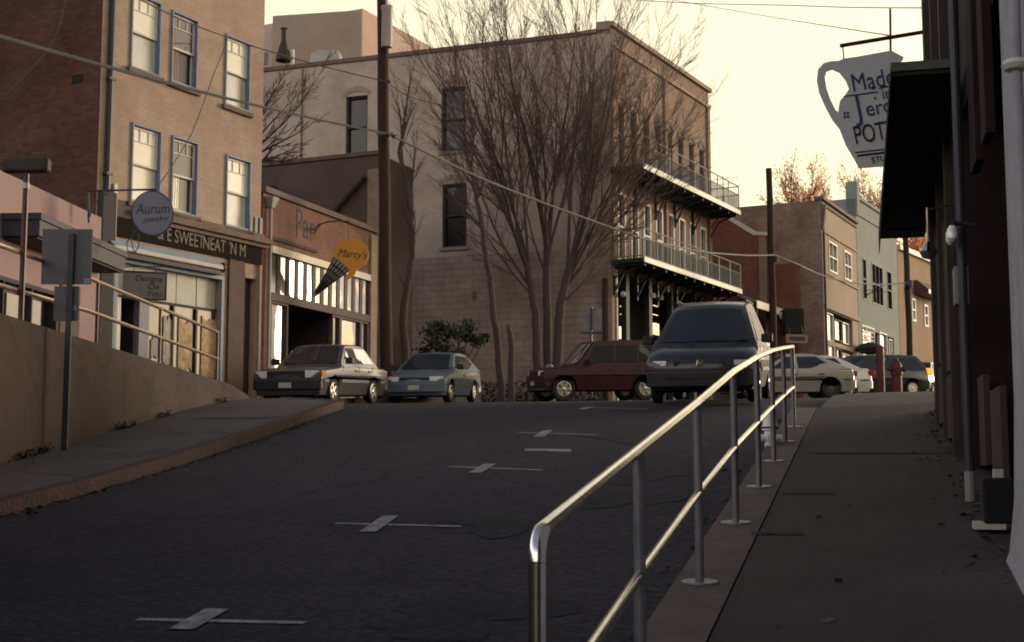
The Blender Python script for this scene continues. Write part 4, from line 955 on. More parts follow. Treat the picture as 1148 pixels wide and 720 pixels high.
# ================================================================== BUILDINGS BEYOND THE CREST (right)
def block(name, label, fa, sides, top_px, mfront, mside, holes=(), zbase=None, back=8, cat="building"):
    root = thing(name, label, cat, (fa.a.x, fa.a.y, gz(fa.a.x, fa.a.y)))
    z0 = gz(fa.a.x, fa.a.y) - 1.0; zt = fa.px(*top_px)[1]
    mb = MB(); holed_wall(mb, fa, 0, fa.len, z0, zt, list(holes), .2)
    mb.build("front_wall", mfront, root)
    mb = MB(); shell(mb, fa, 0, fa.len, z0, zt, back, front=False); mb.build("side_wall", mside, root)
    return root, z0, zt
# wine red lower building next to the balconies
RB = Wall(pxy(790, 64.6), pxy(857, 62.6)); P = RB.p
red = thing("red_brick_building", "low wine red brick building with pale sloping coping beyond the balconies", "building", (RB.a.x, RB.a.y, gz(RB.a.x, RB.a.y)))
A_, B_, C_ = RB.px(793, 232), RB.px(845, 264), RB.px(857, 264); z0 = gz(RB.a.x, RB.a.y) - 1
mb = MB(); prof_ = [(0, z0), (RB.len, z0), (RB.len, C_[1]), (B_[0], B_[1]), (A_[0], A_[1]), (0, A_[1])]
mb.prism([P(s, z) for s, z in prof_], RB.n * -6); mb.build("wall", M['brick_wine'], red)
mb = MB(); c_ = [P(A_[0], A_[1], .06), P(B_[0], B_[1], .06), P(RB.len + .1, C_[1], .06), P(RB.len + .1, C_[1] + .16, .06), P(B_[0] + .05, B_[1] + .16, .06), P(A_[0], A_[1] + .16, .06)]
mb.prism([p + upv * .003 for p in c_], RB.n * -.5); mb.build("coping", M['cream_trim'], red)
mb = MB(); mb.wbox(RB, RB.len - .22, RB.len + .1, z0, C_[1] - .01, .002, .12); mb.build("pilaster", M['brick_buff'], red)
R2 = Wall(pxy(857.5, 63.2), pxy(893, 62.2)); zt = R2.px(875, 296)[1]
mb = MB(); mb.wbox(R2, .01, R2.len, z0, zt, -.9, 0); mb.build("wing_wall", M['brick_wine'], red)
# zinc porch roof and shop under it
E = FA.len
zn = thing("porch_roof", "grey sheet metal porch roof carried on dark posts below the red brick wall", "porch roof", tuple(Q(E + .3, gz(*Q(E + .3, 0).xy), 1.0)))
zh = FA.px(838, 320, 1.0)[1]; zl = FA.px(836, 334, 1.9)[1]
mb = MB(); mb.hexa([Q(E + .2, zl - .12, 2.0), Q(E + 8.2, zl - .12, 2.0), Q(E + 8.2, zh - .12, -.4), Q(E + .2, zh - .12, -.4), Q(E + .2, zl, 2.0), Q(E + 8.2, zl, 2.0), Q(E + 8.2, zh, -.4), Q(E + .2, zh, -.4)]); mb.build("roof_sheet", M['zinc'], zn)
mb = MB(); mb.wbox(FA, E + .18, E + 8.2, zl - .34, zl - .005, 2.003, 2.06); mb.build("fascia", M['cream_trim'], zn)
for t in (.4, 2.9, 5.4, 8.0): mb = MB(); mb.wbox(FA, E + t - .06, E + t + .06, zg - .3, zl - .12, 1.86, 1.98); mb.build("post", M['porch'], zn)
mb = MB(); mb.wbox(FA, E + .2, E + 7.9, zg - .4, zl + .02, -.5, -.2); mb.build("shopfront", M['dark_brown'], zn)
for x0, y0, x1, y1, m in ((876, 378, 882, 398, 'bulb_warm'), (866, 372, 871, 392, 'ochre_goods')):
    a_, b_, c_, d_ = FA.rect(x0, y0, x1, y1, -.18); mb = MB(); mb.wbox(FA, a_, b_, c_, d_, -.195, -.17); mb.build("lit_window", M[m], zn)
q = at(877.5, 354, 60.5); gl = thing("globe_lamp", "white globe lamp hanging under the dark porch edge", "lamp", tuple(q))
mb = MB(); mb.lathe([(0, -.2), (.13, -.15), (.19, 0), (.13, .15), (.05, .2), (0, .2)], q, n=14); mb.build("globe", M['globe'], gl, smooth=True)
mb = MB(); mb.tube([q + upv * .2, q + upv * .75], .02, 5); mb.build("stem", M['dark_brown'], gl)
q = at(893, 380, 59); bs = thing("shop_board", "ochre and brown projecting shop board beside the dark porch", "sign", tuple(q)); mb = MB(); mb.obox(q, (.5, .1, 0), (.0, .04, 0), (0, 0, .2)); mb.build("board", M['ochre'], bs, bevel=.02)
mb = MB(); mb.obox(q - Vector((-.02, .043, 0)), (.36, .072, 0), (0, .006, 0), (0, 0, .09)); mb.build("panel", M['sign_dark'], bs); mb = MB(); mb.tube([q + Vector((-.3, 0, .2)), q + Vector((-.3, .3, .6))], .015, 5); mb.tube([q + Vector((.3, 0, .2)), q + Vector((.3, .3, .6))], .015, 5); mb.build("hanger", M['sign_dark'], bs)
q = at(883, 352, 59.6); aw2 = thing("dark_awning", "black box awning beside the white globe lamp", "awning", tuple(q)); mb = MB(); mb.prism([q + Vector((-.1, 0, .25)), q + Vector((.75, .1, .25)), q + Vector((.75, .1, -.85)), q + Vector((-.1, 0, -.85))], (0, 1.2, 0)); mb.build("canvas", M['canvas'], aw2)

# buff two-storey building
T2 = Wall(pxy(922, 62.0), pxy(960.5, 68.4)); P = T2.p
ww = [T2.rect(928.5, 269, 938.5, 308), T2.rect(946, 281, 954.5, 317)]
zz = sum(r[3] for r in ww) / 2; zw = sum(r[2] for r in ww) / 2; ww = [(r[0], r[1], zw, zz) for r in ww]
zsf = T2.px(945, 355)[1]
shop = (T2.px(926, 380)[0], T2.px(956, 380)[0], gz(*pxy(922, 62)) - .9, zsf)
bf, z0, zt = block("buff_building", "two storey buff brick building with a rough brick side wall and shopfront", T2, None, (940, 238), M['buff'], M['rubble'], ww + [shop])
for r in ww: plain_window(bf, T2, r, 'cream_trim', 'dark_pane', ft=.08, bars=1, depth=.12, proud=.04)
mb = MB(); mb.wbox(T2, -.08, T2.len + .05, zt + .002, zt + .16, -.3, .16); mb.wbox(T2, -.03, T2.len, zt - .22, zt - .1, 0, .08); mb.build("cornice", M['coping'], bf)
mb = MB(); mb.hexa([P(-.02, zt - 1.4, .0), P(.22, zt - 1.4, .0), P(.22, zt - 1.4, .1), P(-.02, zt - 1.4, .1), P(-.02, zt - .23, 0), P(.22, zt - .23, 0), P(.22, zt - .23, .24), P(-.02, zt - .23, .24)]); mb.build("bracket", M['coping'], bf)
mb = MB(); z = T2.px(940, 296)[1]; mb.wbox(T2, .3, T2.len, zz + .25, zz + .36, .0, .07); mb.wbox(T2, .3, T2.len, zw - .25, zw - .12, .0, .08); mb.wbox(T2, 0.1, T2.len, zsf + .05, zsf + .25, 0, .12); mb.build("string_course", M['buff'], bf)
mb = MB(); mb.tube([P(.12, z0, .08), P(.12, zt - 1.5, .08)], .06, 6); mb.build("drainpipe", M['dark_brown'], bf)
mb = MB(); zmid = T2.px(940, 390)[1]; mb.wbox(T2, shop[0], shop[1], shop[2], zmid - .02, -.3, -.2); mb.wbox(T2, shop[0], shop[1], zmid, zmid + .2, -.15, .05); mb.build("shop_frame", M['buff'], bf)
for x0, y0, x1, y1, m in ((927, 350, 935, 384, 'mirror_pane'), (935.6, 357, 944.4, 384, 'dark_pane'), (945, 361, 952, 387, 'mirror_pane'), (929, 386, 937, 420, 'mirror_pane'), (938, 390, 944, 420, 'dark_pane'), (945, 396, 953, 416, 'mirror_pane')):
    plain_window(bf, T2, T2.rect(x0, y0, x1, y1), 'cream_trim' if m == 'mirror_pane' else 'brown_panel', m, ft=.05, depth=.1, cross=False, proud=-.0, name="shop_window")

# sage green building
GF = Wall(pxy(961, 68.6), pxy(1006, 76.4)); P = GF.p
gw = [GF.rect(966.5, 286, 972, 334), GF.rect(977, 293, 990.5, 345), GF.rect(994, 306, 1000.5, 352)]
zz = sum(r[3] for r in gw) / 3; zw = sum(r[2] for r in gw) / 3; gw = [(r[0], r[1], zw, zz) for r in gw]
shp = (GF.px(966, 380)[0], GF.px(1002, 380)[0], gz(*pxy(961, 68.6)) - .9, GF.px(980, 372)[1])
gr, z0, zt = block("green_building", "sage green two storey building with a stepped parapet pier", GF, None, (980, 236), M['green_wall'], M['green_wall'], gw + [shp])
for i, r in enumerate(gw): plain_window(gr, GF, r, 'porch', 'dark_pane', ft=.08, bars=2 if i == 1 else 0, depth=.14, proud=.02)
mb = MB(); mb.wbox(GF, .5, GF.len, zt + .002, zt + .16, -.3, .1); mb.wbox(GF, .5, GF.len, zt - .85, zt - .7, 0, .07); mb.build("cornice", M['green_wall'], gr)
mb = MB(); mb.wbox(GF, -.0, .48, zt - .9, zt + .9, -.5, .1); mb.build("parapet_pier", M['green_wall'], gr)
mb = MB(); mb.wbox(GF, shp[0], shp[1], shp[2], shp[3], -.3, -.2); mb.build("shop_back", M['porch'], gr)
for x0, y0, x1, y1, m in ((966.5, 364, 981, 402, 'mirror_pane'), (986, 372, 995, 405, 'mirror_pane'), (996.5, 380, 1000.5, 406, 'mirror_pane')):
    plain_window(gr, GF, GF.rect(x0, y0, x1, y1), 'cream_trim', m, ft=.06, depth=.1, cross=False, name="shop_window")
mb = MB()
for y in (372, 377, 381): s = GF.px(974, y, .06); mb.wbox(GF, s[0] - .9, s[0] + .9, s[1] - .035, s[1] + .035, .03, .09)
mb.build("sign_bars", M['sign_dark'], gr)
mb = MB(); s = GF.px(975, 391, .7); mb.lathe([(0, -.35), (.55, -.2), (.75, .0), (.55, .2), (0, .35)], P(s[0], s[1], .7), n=14); mb.build("awning_dome", M['porch'], gr)
mb = MB(); s = GF.px(974, 331, .1); mb.tube([P(s[0], s[1], .0), P(s[0] + .2, s[1] + .5, .8)], .03, 5); mb.tube([P(s[0], s[1] + .3, .0), P(s[0] + .7, s[1] + .2, .9)], .02, 5); mb.build("bracket", M['dark_brown'], gr)

# ochre building at the far right
OF = Wall(pxy(1006.5, 76.8), pxy(1060, 85)); P = OF.p
ow = [OF.rect(1021.5, 334, 1026.5, 361), OF.rect(1035.5, 341, 1040.5, 367)]
oc, z0, zt = block("ochre_building", "ochre building with white framed windows furthest up the street", OF, None, (1030, 290), M['ochre'], M['ochre'], ow)
for r in ow: plain_window(oc, OF, r, 'white_frame', 'shop_pane', ft=.12, depth=.1, proud=.05)
mb = MB(); mb.wbox(OF, -.03, OF.len, zt + .002, zt + .3, -.3, .2); mb.build("cornice", M['cream_trim'], oc)

# ================================================================== RIGHT BUILDING (near, dark)
RWl = Wall((wr(14).x, wr(14).y), (wr(-14).x, wr(-14).y))   # a = far, b = near; normal faces the street
tfar = 8.2
def rw(t, z, o=0.0): q = wr(t) + WRN * o; return Vector((q.x, q.y, z))
def rpx(x, y, o=0.0):
    r = ray(x, y); n = Vector((WRN.x, WRN.y, 0)); c = (Vector((*(WR0 + WRN * o), 0)) - EYEV).dot(n) / r.dot(n); q = EYEV + r * c
    return ((q.xy - WR0).dot(WRD), q.z)
def rbox(mb, t0, t1, z0, z1, o0, o1):
    mb.hexa([rw(t0, z0, o0), rw(t1, z0, o0), rw(t1, z0, o1), rw(t0, z0, o1), rw(t0, z1, o0), rw(t1, z1, o0), rw(t1, z1, o1), rw(t0, z1, o1)])
rb = thing("dark_shop_building", "dark brown shop building rising close along the right pavement", "building", (wr(4).x, wr(4).y, gz(*wr(4))))
HT = 13.0
tA = 2.4   # the recessed part ends here
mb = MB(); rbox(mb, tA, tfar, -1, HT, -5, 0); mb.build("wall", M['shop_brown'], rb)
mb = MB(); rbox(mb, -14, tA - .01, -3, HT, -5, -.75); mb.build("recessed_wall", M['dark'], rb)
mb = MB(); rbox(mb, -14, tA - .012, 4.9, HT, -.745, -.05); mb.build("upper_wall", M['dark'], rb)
# brown boards beside the drainpipe
t, z = rpx(1077, 250, .12)
mb = MB(); mb.tube([rw(t, gz(*wr(t)) + .35, .12), rw(t, HT, .12)], .036, 10); dp = mb.build("drainpipe", M['post'], rb, smooth=True); dp["label"] = "dark blue drainpipe"
mb = MB(); mb.tube([rw(t, gz(*wr(t)) + .13, .12), rw(t, gz(*wr(t)) + .36, .12)], .042, 10); mb.build("pipe_foot", M['sign_grey'], rb, smooth=True)
t2 = t - .55; mb = MB(); mb.tube([rw(t2, gz(*wr(t2)) + .13, .0), rw(t2, gz(*wr(t2)) + .30, .0)], .04, 10); mb.build("pipe_foot", M['sign_grey'], rb, smooth=True)
for k in range(3):
    tt = tA + .9 + k * 1.55; mb = MB(); rbox(mb, tt, tt + .16, -1, 7.5, .002, .07); mb.build("pilaster", M['dark_brown'], rb)
for k in range(2):
    tt = tA + 1.15 + k * 1.55; zz = gz(*wr(tt)); mb = MB(); rbox(mb, tt, tt + 1.2, zz + 1.0, zz + 2.6, .004, .03); mb.build("shop_window", M['dark_pane'], rb)
    mb = MB(); rbox(mb, tt - .05, tt + 1.25, zz + .3, zz + .95, .004, .04); mb.build("panel", M['dark_brown'], rb)
ta, za_ = rpx(1082, 300, .02); tb, zb__ = rpx(1082, 345, .02); mb = MB(); rbox(mb, ta - .12, ta + .12, zb__, za_, .003, .12); mb.build("meter_box", M['sign_grey'], rb, bevel=.01)
# low brown boards leaning in the doorway recess
for x0, x1, y0, y1 in ((1095, 1103, 395, 506), (1110, 1121, 392, 503)):
    ta, tb = rpx(x0, 450, -.1)[0], rpx(x1, 450, -.1)[0]; zz = gz(*wr(ta)) + .13; mb = MB(); rbox(mb, tb, ta, zz + .02, zz + .80, -.15, -.10); mb.build("leaning_board", M['lean_board'], rb)
for x0, x1 in ((1092, 1099), (1106, 1112)):
    ta, tb = rpx(x0, 60, -.04)[0], rpx(x1, 60, -.04)[0]; mb = MB(); rbox(mb, tb, ta, 4.0, HT, -.045, .02); mb.build("board", M['shop_brown'], rb)
# white plaster pier in the near foreground and the pale pipe with a round cap
tw1 = rpx(1140, 450, .0)[0]
mb = MB()
zg0 = gz(*wr(tw1)); hh = 9
pts = [(0.0, .20), (.12, .13), (.30, .07), (.6, .035), (1.2, .015), (hh, .0)]
for (za, oa), (zb_, ob) in zip(pts[:-1], pts[1:]):
    mb.hexa([rw(tw1 - 6, zg0 - .9 + za, -.7), rw(tw1 + oa * .8, zg0 - .0 + za - .1, -.7), rw(tw1 + oa * .8, zg0 + za - .1, oa), rw(tw1 - 6, zg0 - .9 + za, oa),
             rw(tw1 - 6, zg0 - .9 + zb_, -.7), rw(tw1 + ob * .8, zg0 + zb_ - .1, -.7), rw(tw1 + ob * .8, zg0 + zb_ - .1, ob), rw(tw1 - 6, zg0 - .9 + zb_, ob)])
mb.build("plaster_pier", M['white_wall'], rb)["label"] = "white plaster pier with a flared rough foot"
# awning over the pavement
YN = 11.6; ratio = 1.60
n0, f0 = at(1000, 85, YN), at(986, 268, YN * ratio)
tn, tf = (n0.xy - WR0).dot(WRD), (f0.xy - WR0).dot(WRD)
on, of_ = (n0.xy - WR0).dot(WRN), (f0.xy - WR0).dot(WRN)
zo = n0.z; zf_ = f0.z; O = (on + of_) / 2
awn = MB()
awn.hexa([rw(tn, zo, .02), rw(tf, zf_, .02), rw(tf, zf_, of_), rw(tn, zo, on), rw(tn, zo + .10, .02), rw(tf, zf_ + .10, .02), rw(tf, zf_ + .06, of_), rw(tn, zo + .06, on)])
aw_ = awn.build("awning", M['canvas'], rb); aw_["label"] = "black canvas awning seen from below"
mb = MB(); rbox(mb, tn - .012, tn - .002, zo - .01, zo + .10, .02, on); mb.hexa([rw(tn, zo - .03, on + .002), rw(tf, zf_ - .2, of_ + .002), rw(tf, zf_ - .2, of_ + .014), rw(tn, zo - .03, on + .014), rw(tn, zo + .07, on + .002), rw(tf, zf_ + .07, of_ + .002), rw(tf, zf_ + .07, of_ + .014), rw(tn, zo + .07, on + .014)]); mb.build("valance", M['canvas'], aw_)
mb = MB(); rbox(mb, tn - .03, tn - .013, zo + .03, zo + .11, .0, on + .01); mb.build("edge_trim", M['canvas_edge'], aw_)
for k in range(4):
    mb = MB(); tt = tn + (tf - tn) * (k + .5) / 4; zk = zo + (zf_ - zo) * (k + .5) / 4 - .06; mb.tube([rw(tt, zk, .05), rw(tt, zk, O - .05)], .022, 6); mb.build("awning_frame", M['canvas'], aw_)
# wall lamps
t, z = rpx(1073, 262, .16); q = rw(t, z, .16)
wlm = thing("wall_lamp", "twin clear glass wall lamp on the dark wall under the awning", "lamp", tuple(q))
for dz in (-.0,):
    for dt in (-.08, .08):
        qq = rw(t + dt, z, .2); mb = MB(); mb.lathe([(0.02, .05), (.04, .02), (.04, -.05), (.02, -.075), (0, -.08)], qq, n=12); mb.build("glass_shade", M['lamp_glass'], wlm, smooth=True)
mb = MB(); mb.tube([rw(t, z + .05, .02), rw(t, z + .09, .2)], .02, 6); mb.tube([rw(t - .1, z + .08, .2), rw(t + .1, z + .08, .2)], .022, 6); mb.build("arm", M['trim'], wlm)
t, z = rpx(1041, 281, .25); q = rw(t, z, .25)
w2 = thing("pendant_lamp", "small brass lamp hanging in the gap beyond the awning", "lamp", tuple(q)); mb = MB(); mb.lathe([(0, -.09), (.06, -.07), (.09, -.01), (.05, .05), (.015, .09), (.015, .42), (0, .42)], q, n=12); mb.build("shade", M['chrome'], w2, smooth=True)
mb = MB(); mb.tube([q + upv * .4, rw(t, z + .45, 0)], .012, 5); mb.build("arm", M['trim'], w2)
# pale pipe and its round cap
t, z = rpx(1139, 73, .07); q = rw(t, z, .07)
pp = thing("pale_pipe", "pale upright pipe with a white disc collar beside the plaster pier", "pipe", (q.x, q.y, gz(q.x, q.y)))
mb = MB(); mb.tube([rw(t, 1.6, .06), rw(t, z, .07), rw(t, z + 1.2, .05)], .03, 12); mb.build("shaft", M['white_wall'], pp, smooth=True)
mb = MB(); mb.lathe([(.03, -.03), (.06, -.025), (.075, 0), (.06, .025), (.03, .03)], q, n=18); mb.build("collar", M['globe'], pp, smooth=True)
# sandwich board with papers
t = rpx(1107, 545, .1)[0]; zz = gz(*wr(t)) + .13; q = wr(t) + WRN * .10
sb = thing("leaflet_box", "black leaflet box with white papers at the foot of the doorway", "box", (q.x, q.y, zz))
mb = MB(); rbox(mb, t - .12, t + .14, zz + .06, zz + .36, -.06, .14); mb.build("box", M['dark'], sb, bevel=.015)
mb = MB(); rbox(mb, t - .10, t + .10, zz + .02, zz + .07, -.0, .2); mb.build("paper", M['paper'], sb); mb = MB(); rbox(mb, t - .06, t + .06, zz + .365, zz + .42, .0, .06); mb.build("paper", M['paper'], sb)

# ---- jug sign on its bracket
tj = tfar - .55
jY = wr(tj).y
def jat(x, y): return at(x, y, jY)
jc = jat(964, 125)
jug = thing("jug_sign", "pale blue grey jug shaped pottery sign hanging from an iron bracket over the pavement", "sign", tuple(jc))
mb = MB(); pw = jat(1040, 36); mb.tube([jat(942, 51.5), jat(1038, 35.5)], .028, 8); mb.tube([jat(1036.5, 26), jat(1041, 55), jat(1042.5, 78)], .026, 8); mb.tube([jat(998, 10), jat(998.5, 62)], .016, 6); mb.tube([jat(945, 52), jat(946, 66)], .01, 5); mb.build("bracket", M['maroon'], jug, smooth=True)
outer = [(940, 69), (945, 66.5), (960, 64.5), (998, 57.5), (1003, 60), (1012.5, 65), (1011, 69), (1006, 73), (1003.5, 80), (1004, 88), (1010, 97), (1018, 107), (1022, 118), (1020, 132), (1012, 150), (1003, 186), (963, 189), (958, 180), (948, 163), (941, 145), (933, 135), (925, 120), (918, 104), (915.5, 90), (917, 78), (923, 71.5), (931, 69.5)]
innr = [(933, 78.5), (941, 82), (948, 91), (951.5, 100), (947, 107), (941.5, 113), (940, 121), (939.5, 127), (936, 124), (930, 112), (926, 100), (924, 88), (926, 81)]
def ring_plate(out, inn, o, t):
    bm = bmesh.new(); f = Vector((0, -1, 0))
    from mathutils.geometry import tessellate_polygon
    vo = [jat(x, y) + f * o for x, y in out]; vi = [jat(x, y) + f * o for x, y in inn]
    tris = tessellate_polygon([[Vector((v.x, v.z, 0)) for v in vo], [Vector((v.x, v.z, 0)) for v in vi]])
    allv = vo + vi; mb = MB(); n = len(allv)
    mb.add(allv + [v + f * t for v in allv], [tuple(a) for a in tris] + [tuple(n + i for i in reversed(a)) for a in tris])
    for lst, off in ((range(len(vo)), 0), (range(len(vi)), len(vo))):
        k = len(lst)
        for i in range(k): a, b = off + i, off + (i + 1) % k; mb.add([allv[a], allv[b], allv[b] + f * t, allv[a] + f * t], [(0, 1, 2, 3)])
    return mb
ring_plate(outer, innr, 0, .035).build("jug_plate", M['jug'], jug)
jf = Vector((0, -.042, 0)); jx = (jat(998, 57.5) - jat(945, 66.5)); jx.y = 0
def jt(txt, x, y, size, m, sx=1.0, sh=0.0, off=0): return text_obj("lettering", txt, jat(x, y) + jf, jx, upv, size, m, jug, sx=sx, shear=sh, align='LEFT', off=off)
jt("Made", 953, 95.5, .335, 'letter_blue', .80); jt("in", 987, 107, .20, 'letter_blue'); jt("J", 957.5, 123, .46, 'letter_blue', .9); jt("erome", 969, 124, .30, 'letter_blue', .88); jt("POTTERY", 956, 154, .345, 'letter_black', .64); jt("STUDIO", 976, 181, .11, 'letter_black')
def jl(pts, m, w=.008): mb = MB(); mb.tube([jat(x, y) + jf for x, y in pts], w, 4); return mb.build("line", M[m], jug)
jl([(945, 109), (983, 104)], 'letter_blue'); jl([(984, 100), (1004, 96)], 'letter_black'); jl([(958, 172), (1008, 166)], 'letter_blue'); jl([(960, 175.5), (1007, 170)], 'letter_black', .012)
mb = MB()
for x, y in ((946, 128), (949.5, 127.5), (946, 132), (949.5, 131.5), (978, 100), (980, 111)): p = jat(x, y) + jf; mb.obox(p, (.014, 0, 0), (0, .004, 0), (0, 0, .014))
mb.build("dot", M['letter_blue'], jug)

# ================================================================== POLES AND CABLES
def pole(label, x, ybase, ytop, Y, r, top_r=None):
    b = at(x, ybase, Y); b.z = gz(b.x, b.y) - .3; t = at(x - 6, ytop, Y)
    o = thing("utility_pole", label, "utility pole", (b.x, b.y, b.z + .3))
    n = 10; path = [b.lerp(Vector((t.x, Y, t.z)), i / n) + Vector((.012 * math.sin(i * 1.7), 0, 0)) for i in range(n + 1)]
    mb = MB(); mb.tube(path, [r + ((top_r or r * .8) - r) * i / n for i in range(n + 1)], 12); mb.build("shaft", M['wood_pole'], o, smooth=True)
    return o
p1 = pole("tall brown utility pole with a pale transformer beside the brick shop", 434, 440, -40, 38.0, .185, .155)
q = at(433.5, 32, 37.8); mb = MB(); mb.lathe([(0, -.62), (.15, -.60), (.16, -.5), (.16, .52), (.18, .56), (.18, .62), (0, .66)], q + Vector((.02, -.12, 0)), n=18); mb.build("transformer", M['insul'], p1, smooth=True)
mb = MB(); mb.tube([q + Vector((.0, -.1, .6)), q + Vector((0, -.1, .95))], .035, 6); mb.build("bushing", M['insul'], p1)
q = at(430, 151, 37.7); mb = MB()
for dx, dz in ((-.06, .02), (.12, -.03), (.24, .0), (.30, -.07)): mb.lathe([(0, -.06), (.05, -.04), (.05, .04), (0, .06)], q + Vector((dx, -.03, dz)), n=10)
mb.build("insulator", M['sign_dark'], p1, smooth=True)
mb = MB(); mb.tube([q + Vector((-.2, -.15, -.02)), q + Vector((.4, -.1, -.05))], .02, 6); mb.build("hook", M['steel_dull'], p1)
mb = MB(); q = at(432.5, 92, 37.7); mb.lathe([(0, -.05), (.05, -.04), (.05, .04), (0, .06)], q + Vector((.1, -.05, 0)), n=10); mb.build("insulator", M['sign_dark'], p1, smooth=True)
p2 = pole("dark utility pole in front of the red brick building", 868, 400, 189, 56.0, .17, .13)
q = at(870, 291, 55.8); mb = MB(); mb.lathe([(0, -.12), (.09, -.1), (.09, .1), (0, .12)], q, n=10); mb.build("cable_box", M['sign_dark'], p2, smooth=True)
p3 = pole("dark utility pole in front of the ochre building", 1021, 410, 262, 66.0, .16, .14)
mb = MB(); q = at(1019, 318, 65.7); mb.lathe([(0, -.2), (.2, -.15), (.2, .15), (0, .2)], q, n=10); mb.build("cable_box", M['sign_dark'], p3, smooth=True)
# small red awning on the ochre building
s, z = OF.px(1024, 316); mb = MB()
ra = thing("red_awning", "small faded red awning on the ochre building behind the pole", "awning", tuple(OF.p(s, z)))
for k in range(3):
    s0_ = s + k * 1.35; pr = [OF.p(s0_, z + .1, 0.02), OF.p(s0_, z + .1, .2), OF.p(s0_, z - .5, .9), OF.p(s0_, z - .75, .9), OF.p(s0_, z - .75, .02)]
    mb.prism(pr, OF.u * 1.3)
mb.build("canvas", M['maroon'], ra)

def cable(label, pts, r, m, sag=0.0, n=14):
    path = []
    P3 = [at(*p) for p in pts]
    for i in range(len(P3) - 1):
        for k in range(n):
            t = k / n; q = P3[i].lerp(P3[i + 1], t); q.z -= sag * 4 * t * (1 - t); path.append(q)
    path.append(P3[-1])
    mb = MB(); mb.tube(path, r, 6); o = mb.build("cable", M[m], None, smooth=True); tag(o, label, "cable"); return o
def curve_pts(pts):  # smooth Catmull-Rom through (x, y, Y)
    out = []; n = len(pts)
    for i in range(n - 1):
        p0, p1_, p2_, p3_ = [Vector(pts[max(0, min(n - 1, j))]) for j in (i - 1, i, i + 1, i + 2)]
        for k in range(10):
            t = k / 10; out.append(.5 * ((2 * p1_) + (p2_ - p0) * t + (2 * p0 - 5 * p1_ + 4 * p2_ - p3_) * t * t + (3 * p1_ - p0 - 3 * p2_ + p3_) * t ** 3))
    out.append(Vector(pts[-1])); return [tuple(v) for v in out]
cable("thick dark cable crossing the tan building to the tall brown pole", curve_pts([(-60, 22, 17), (0, 41, 18.5), (110, 72, 22), (210, 99, 26), (290, 119, 30), (370, 137, 34.5), (434, 150, 37.6)]), .033, 'wire', n=2)
cable("pale cable sagging from the tall pole across the bare tree to the ochre building", curve_pts([(437, 151, 37.6), (480, 172, 38.7), (540, 200, 40.6), (600, 224, 42.7), (660, 246, 45.0), (720, 267, 47.6), (780, 281, 50.8), (830, 286, 53.6), (868, 286, 55.8)]), .034, 'wire_pale', n=2)
cable("pale cable between the two far dark poles", curve_pts([(868, 286, 55.8), (893, 296, 57), (920, 308, 59), (950, 316, 61), (985, 319, 63.5), (1019, 317, 65.7)]), .034, 'wire_pale', n=2)
cable("upper dark wire clipped to the tan building beside the right hand top window", curve_pts([(120, -20, 26.0), (180, 11, 28.6), (220, 29, 30.4), (255, 42, 32.6), (290, 54, 33.4), (360, 74, 35.6), (434, 92, 37.6)]), .016, 'wire', n=2)
cable("thin dark wire dropping from the upper window corner to the round sign", [(255, 44, 32.5), (240, 82, 32.0), (215, 150, 31.0), (178, 208, 28.0)], .012, 'wire', sag=.03)
cable("dark wire running from the tall pole into the bare tree", curve_pts([(434, 92, 37.6), (449, 103, 38.5), (470, 112, 40), (540, 130, 46), (640, 165, 50), (745, 212, 50.5)]), .014, 'wire', n=2)
cable("thin wire along the sky, upper of two", curve_pts([(640, -6, 48), (760, 3, 46), (880, 6, 40), (960, 8.5, 34), (1060, 9, 24)]), .013, 'maroon', n=2)
cable("thin wire along the sky, lower of two", curve_pts([(730, -4, 46), (800, 8, 42), (870, 20, 36), (940, 31, 26), (998, 40, 18.2)]), .010, 'maroon', n=2)
cable("faint wire strung along the brick wall of the tan building", curve_pts([(-10, 122, 27), (20, 92, 27.4), (50, 60, 27.9), (66, 30, 28.2), (75, -10, 28.5)]), .012, 'dark_brown', n=2)

# ================================================================== TREES
class TreeMesh:
    def __init__(s): s.v = []; s.f = []
    def tube(s, path, rads, n):
        k = len(path); base = len(s.v)
        ref = Vector((1, 0.13, 0))
        for i, p in enumerate(path):
            t = path[min(i + 1, k - 1)] - path[max(i - 1, 0)]; t.normalize()
            a = ref - t * ref.dot(t)
            if a.length < .05: a = Vector((0, 1, 0)) - t * t.y
            a.normalize(); b = t.cross(a); ref = a
            for j in range(n):
                an = 2 * math.pi * j / n; s.v.append(p + (a * math.cos(an) + b * math.sin(an)) * rads[i])
        for i in range(k - 1):
            for j in range(n): s.f.append((base + i * n + j, base + i * n + (j + 1) % n, base + (i + 1) * n + (j + 1) % n, base + (i + 1) * n + j))
    def build(s, name, m, parent):
        me = bpy.data.meshes.new(name); o = bpy.data.objects.new(name, me); COL.objects.link(o); o.parent = parent
        off = world_origin(parent); me.from_pydata([tuple(p - off) for p in s.v], [], s.f); me.materials.append(m)
        for p in me.polygons: p.use_smooth = True
        return o
def limb(r_, p, d, L, r0, steps, up, wob):
    path = [p.copy()]; d = d.normalized(); rads = [r0]
    for i in range(steps):
        d = (d + Vector((r_.gauss(0, wob), r_.gauss(0, wob), r_.gauss(0, wob) * .6)) + Vector((0, 0, up))).normalized()
        p = p + d * (L / steps); path.append(p.copy()); rads.append(r0 * (1 - .72 * (i + 1) / steps))
    return path, rads
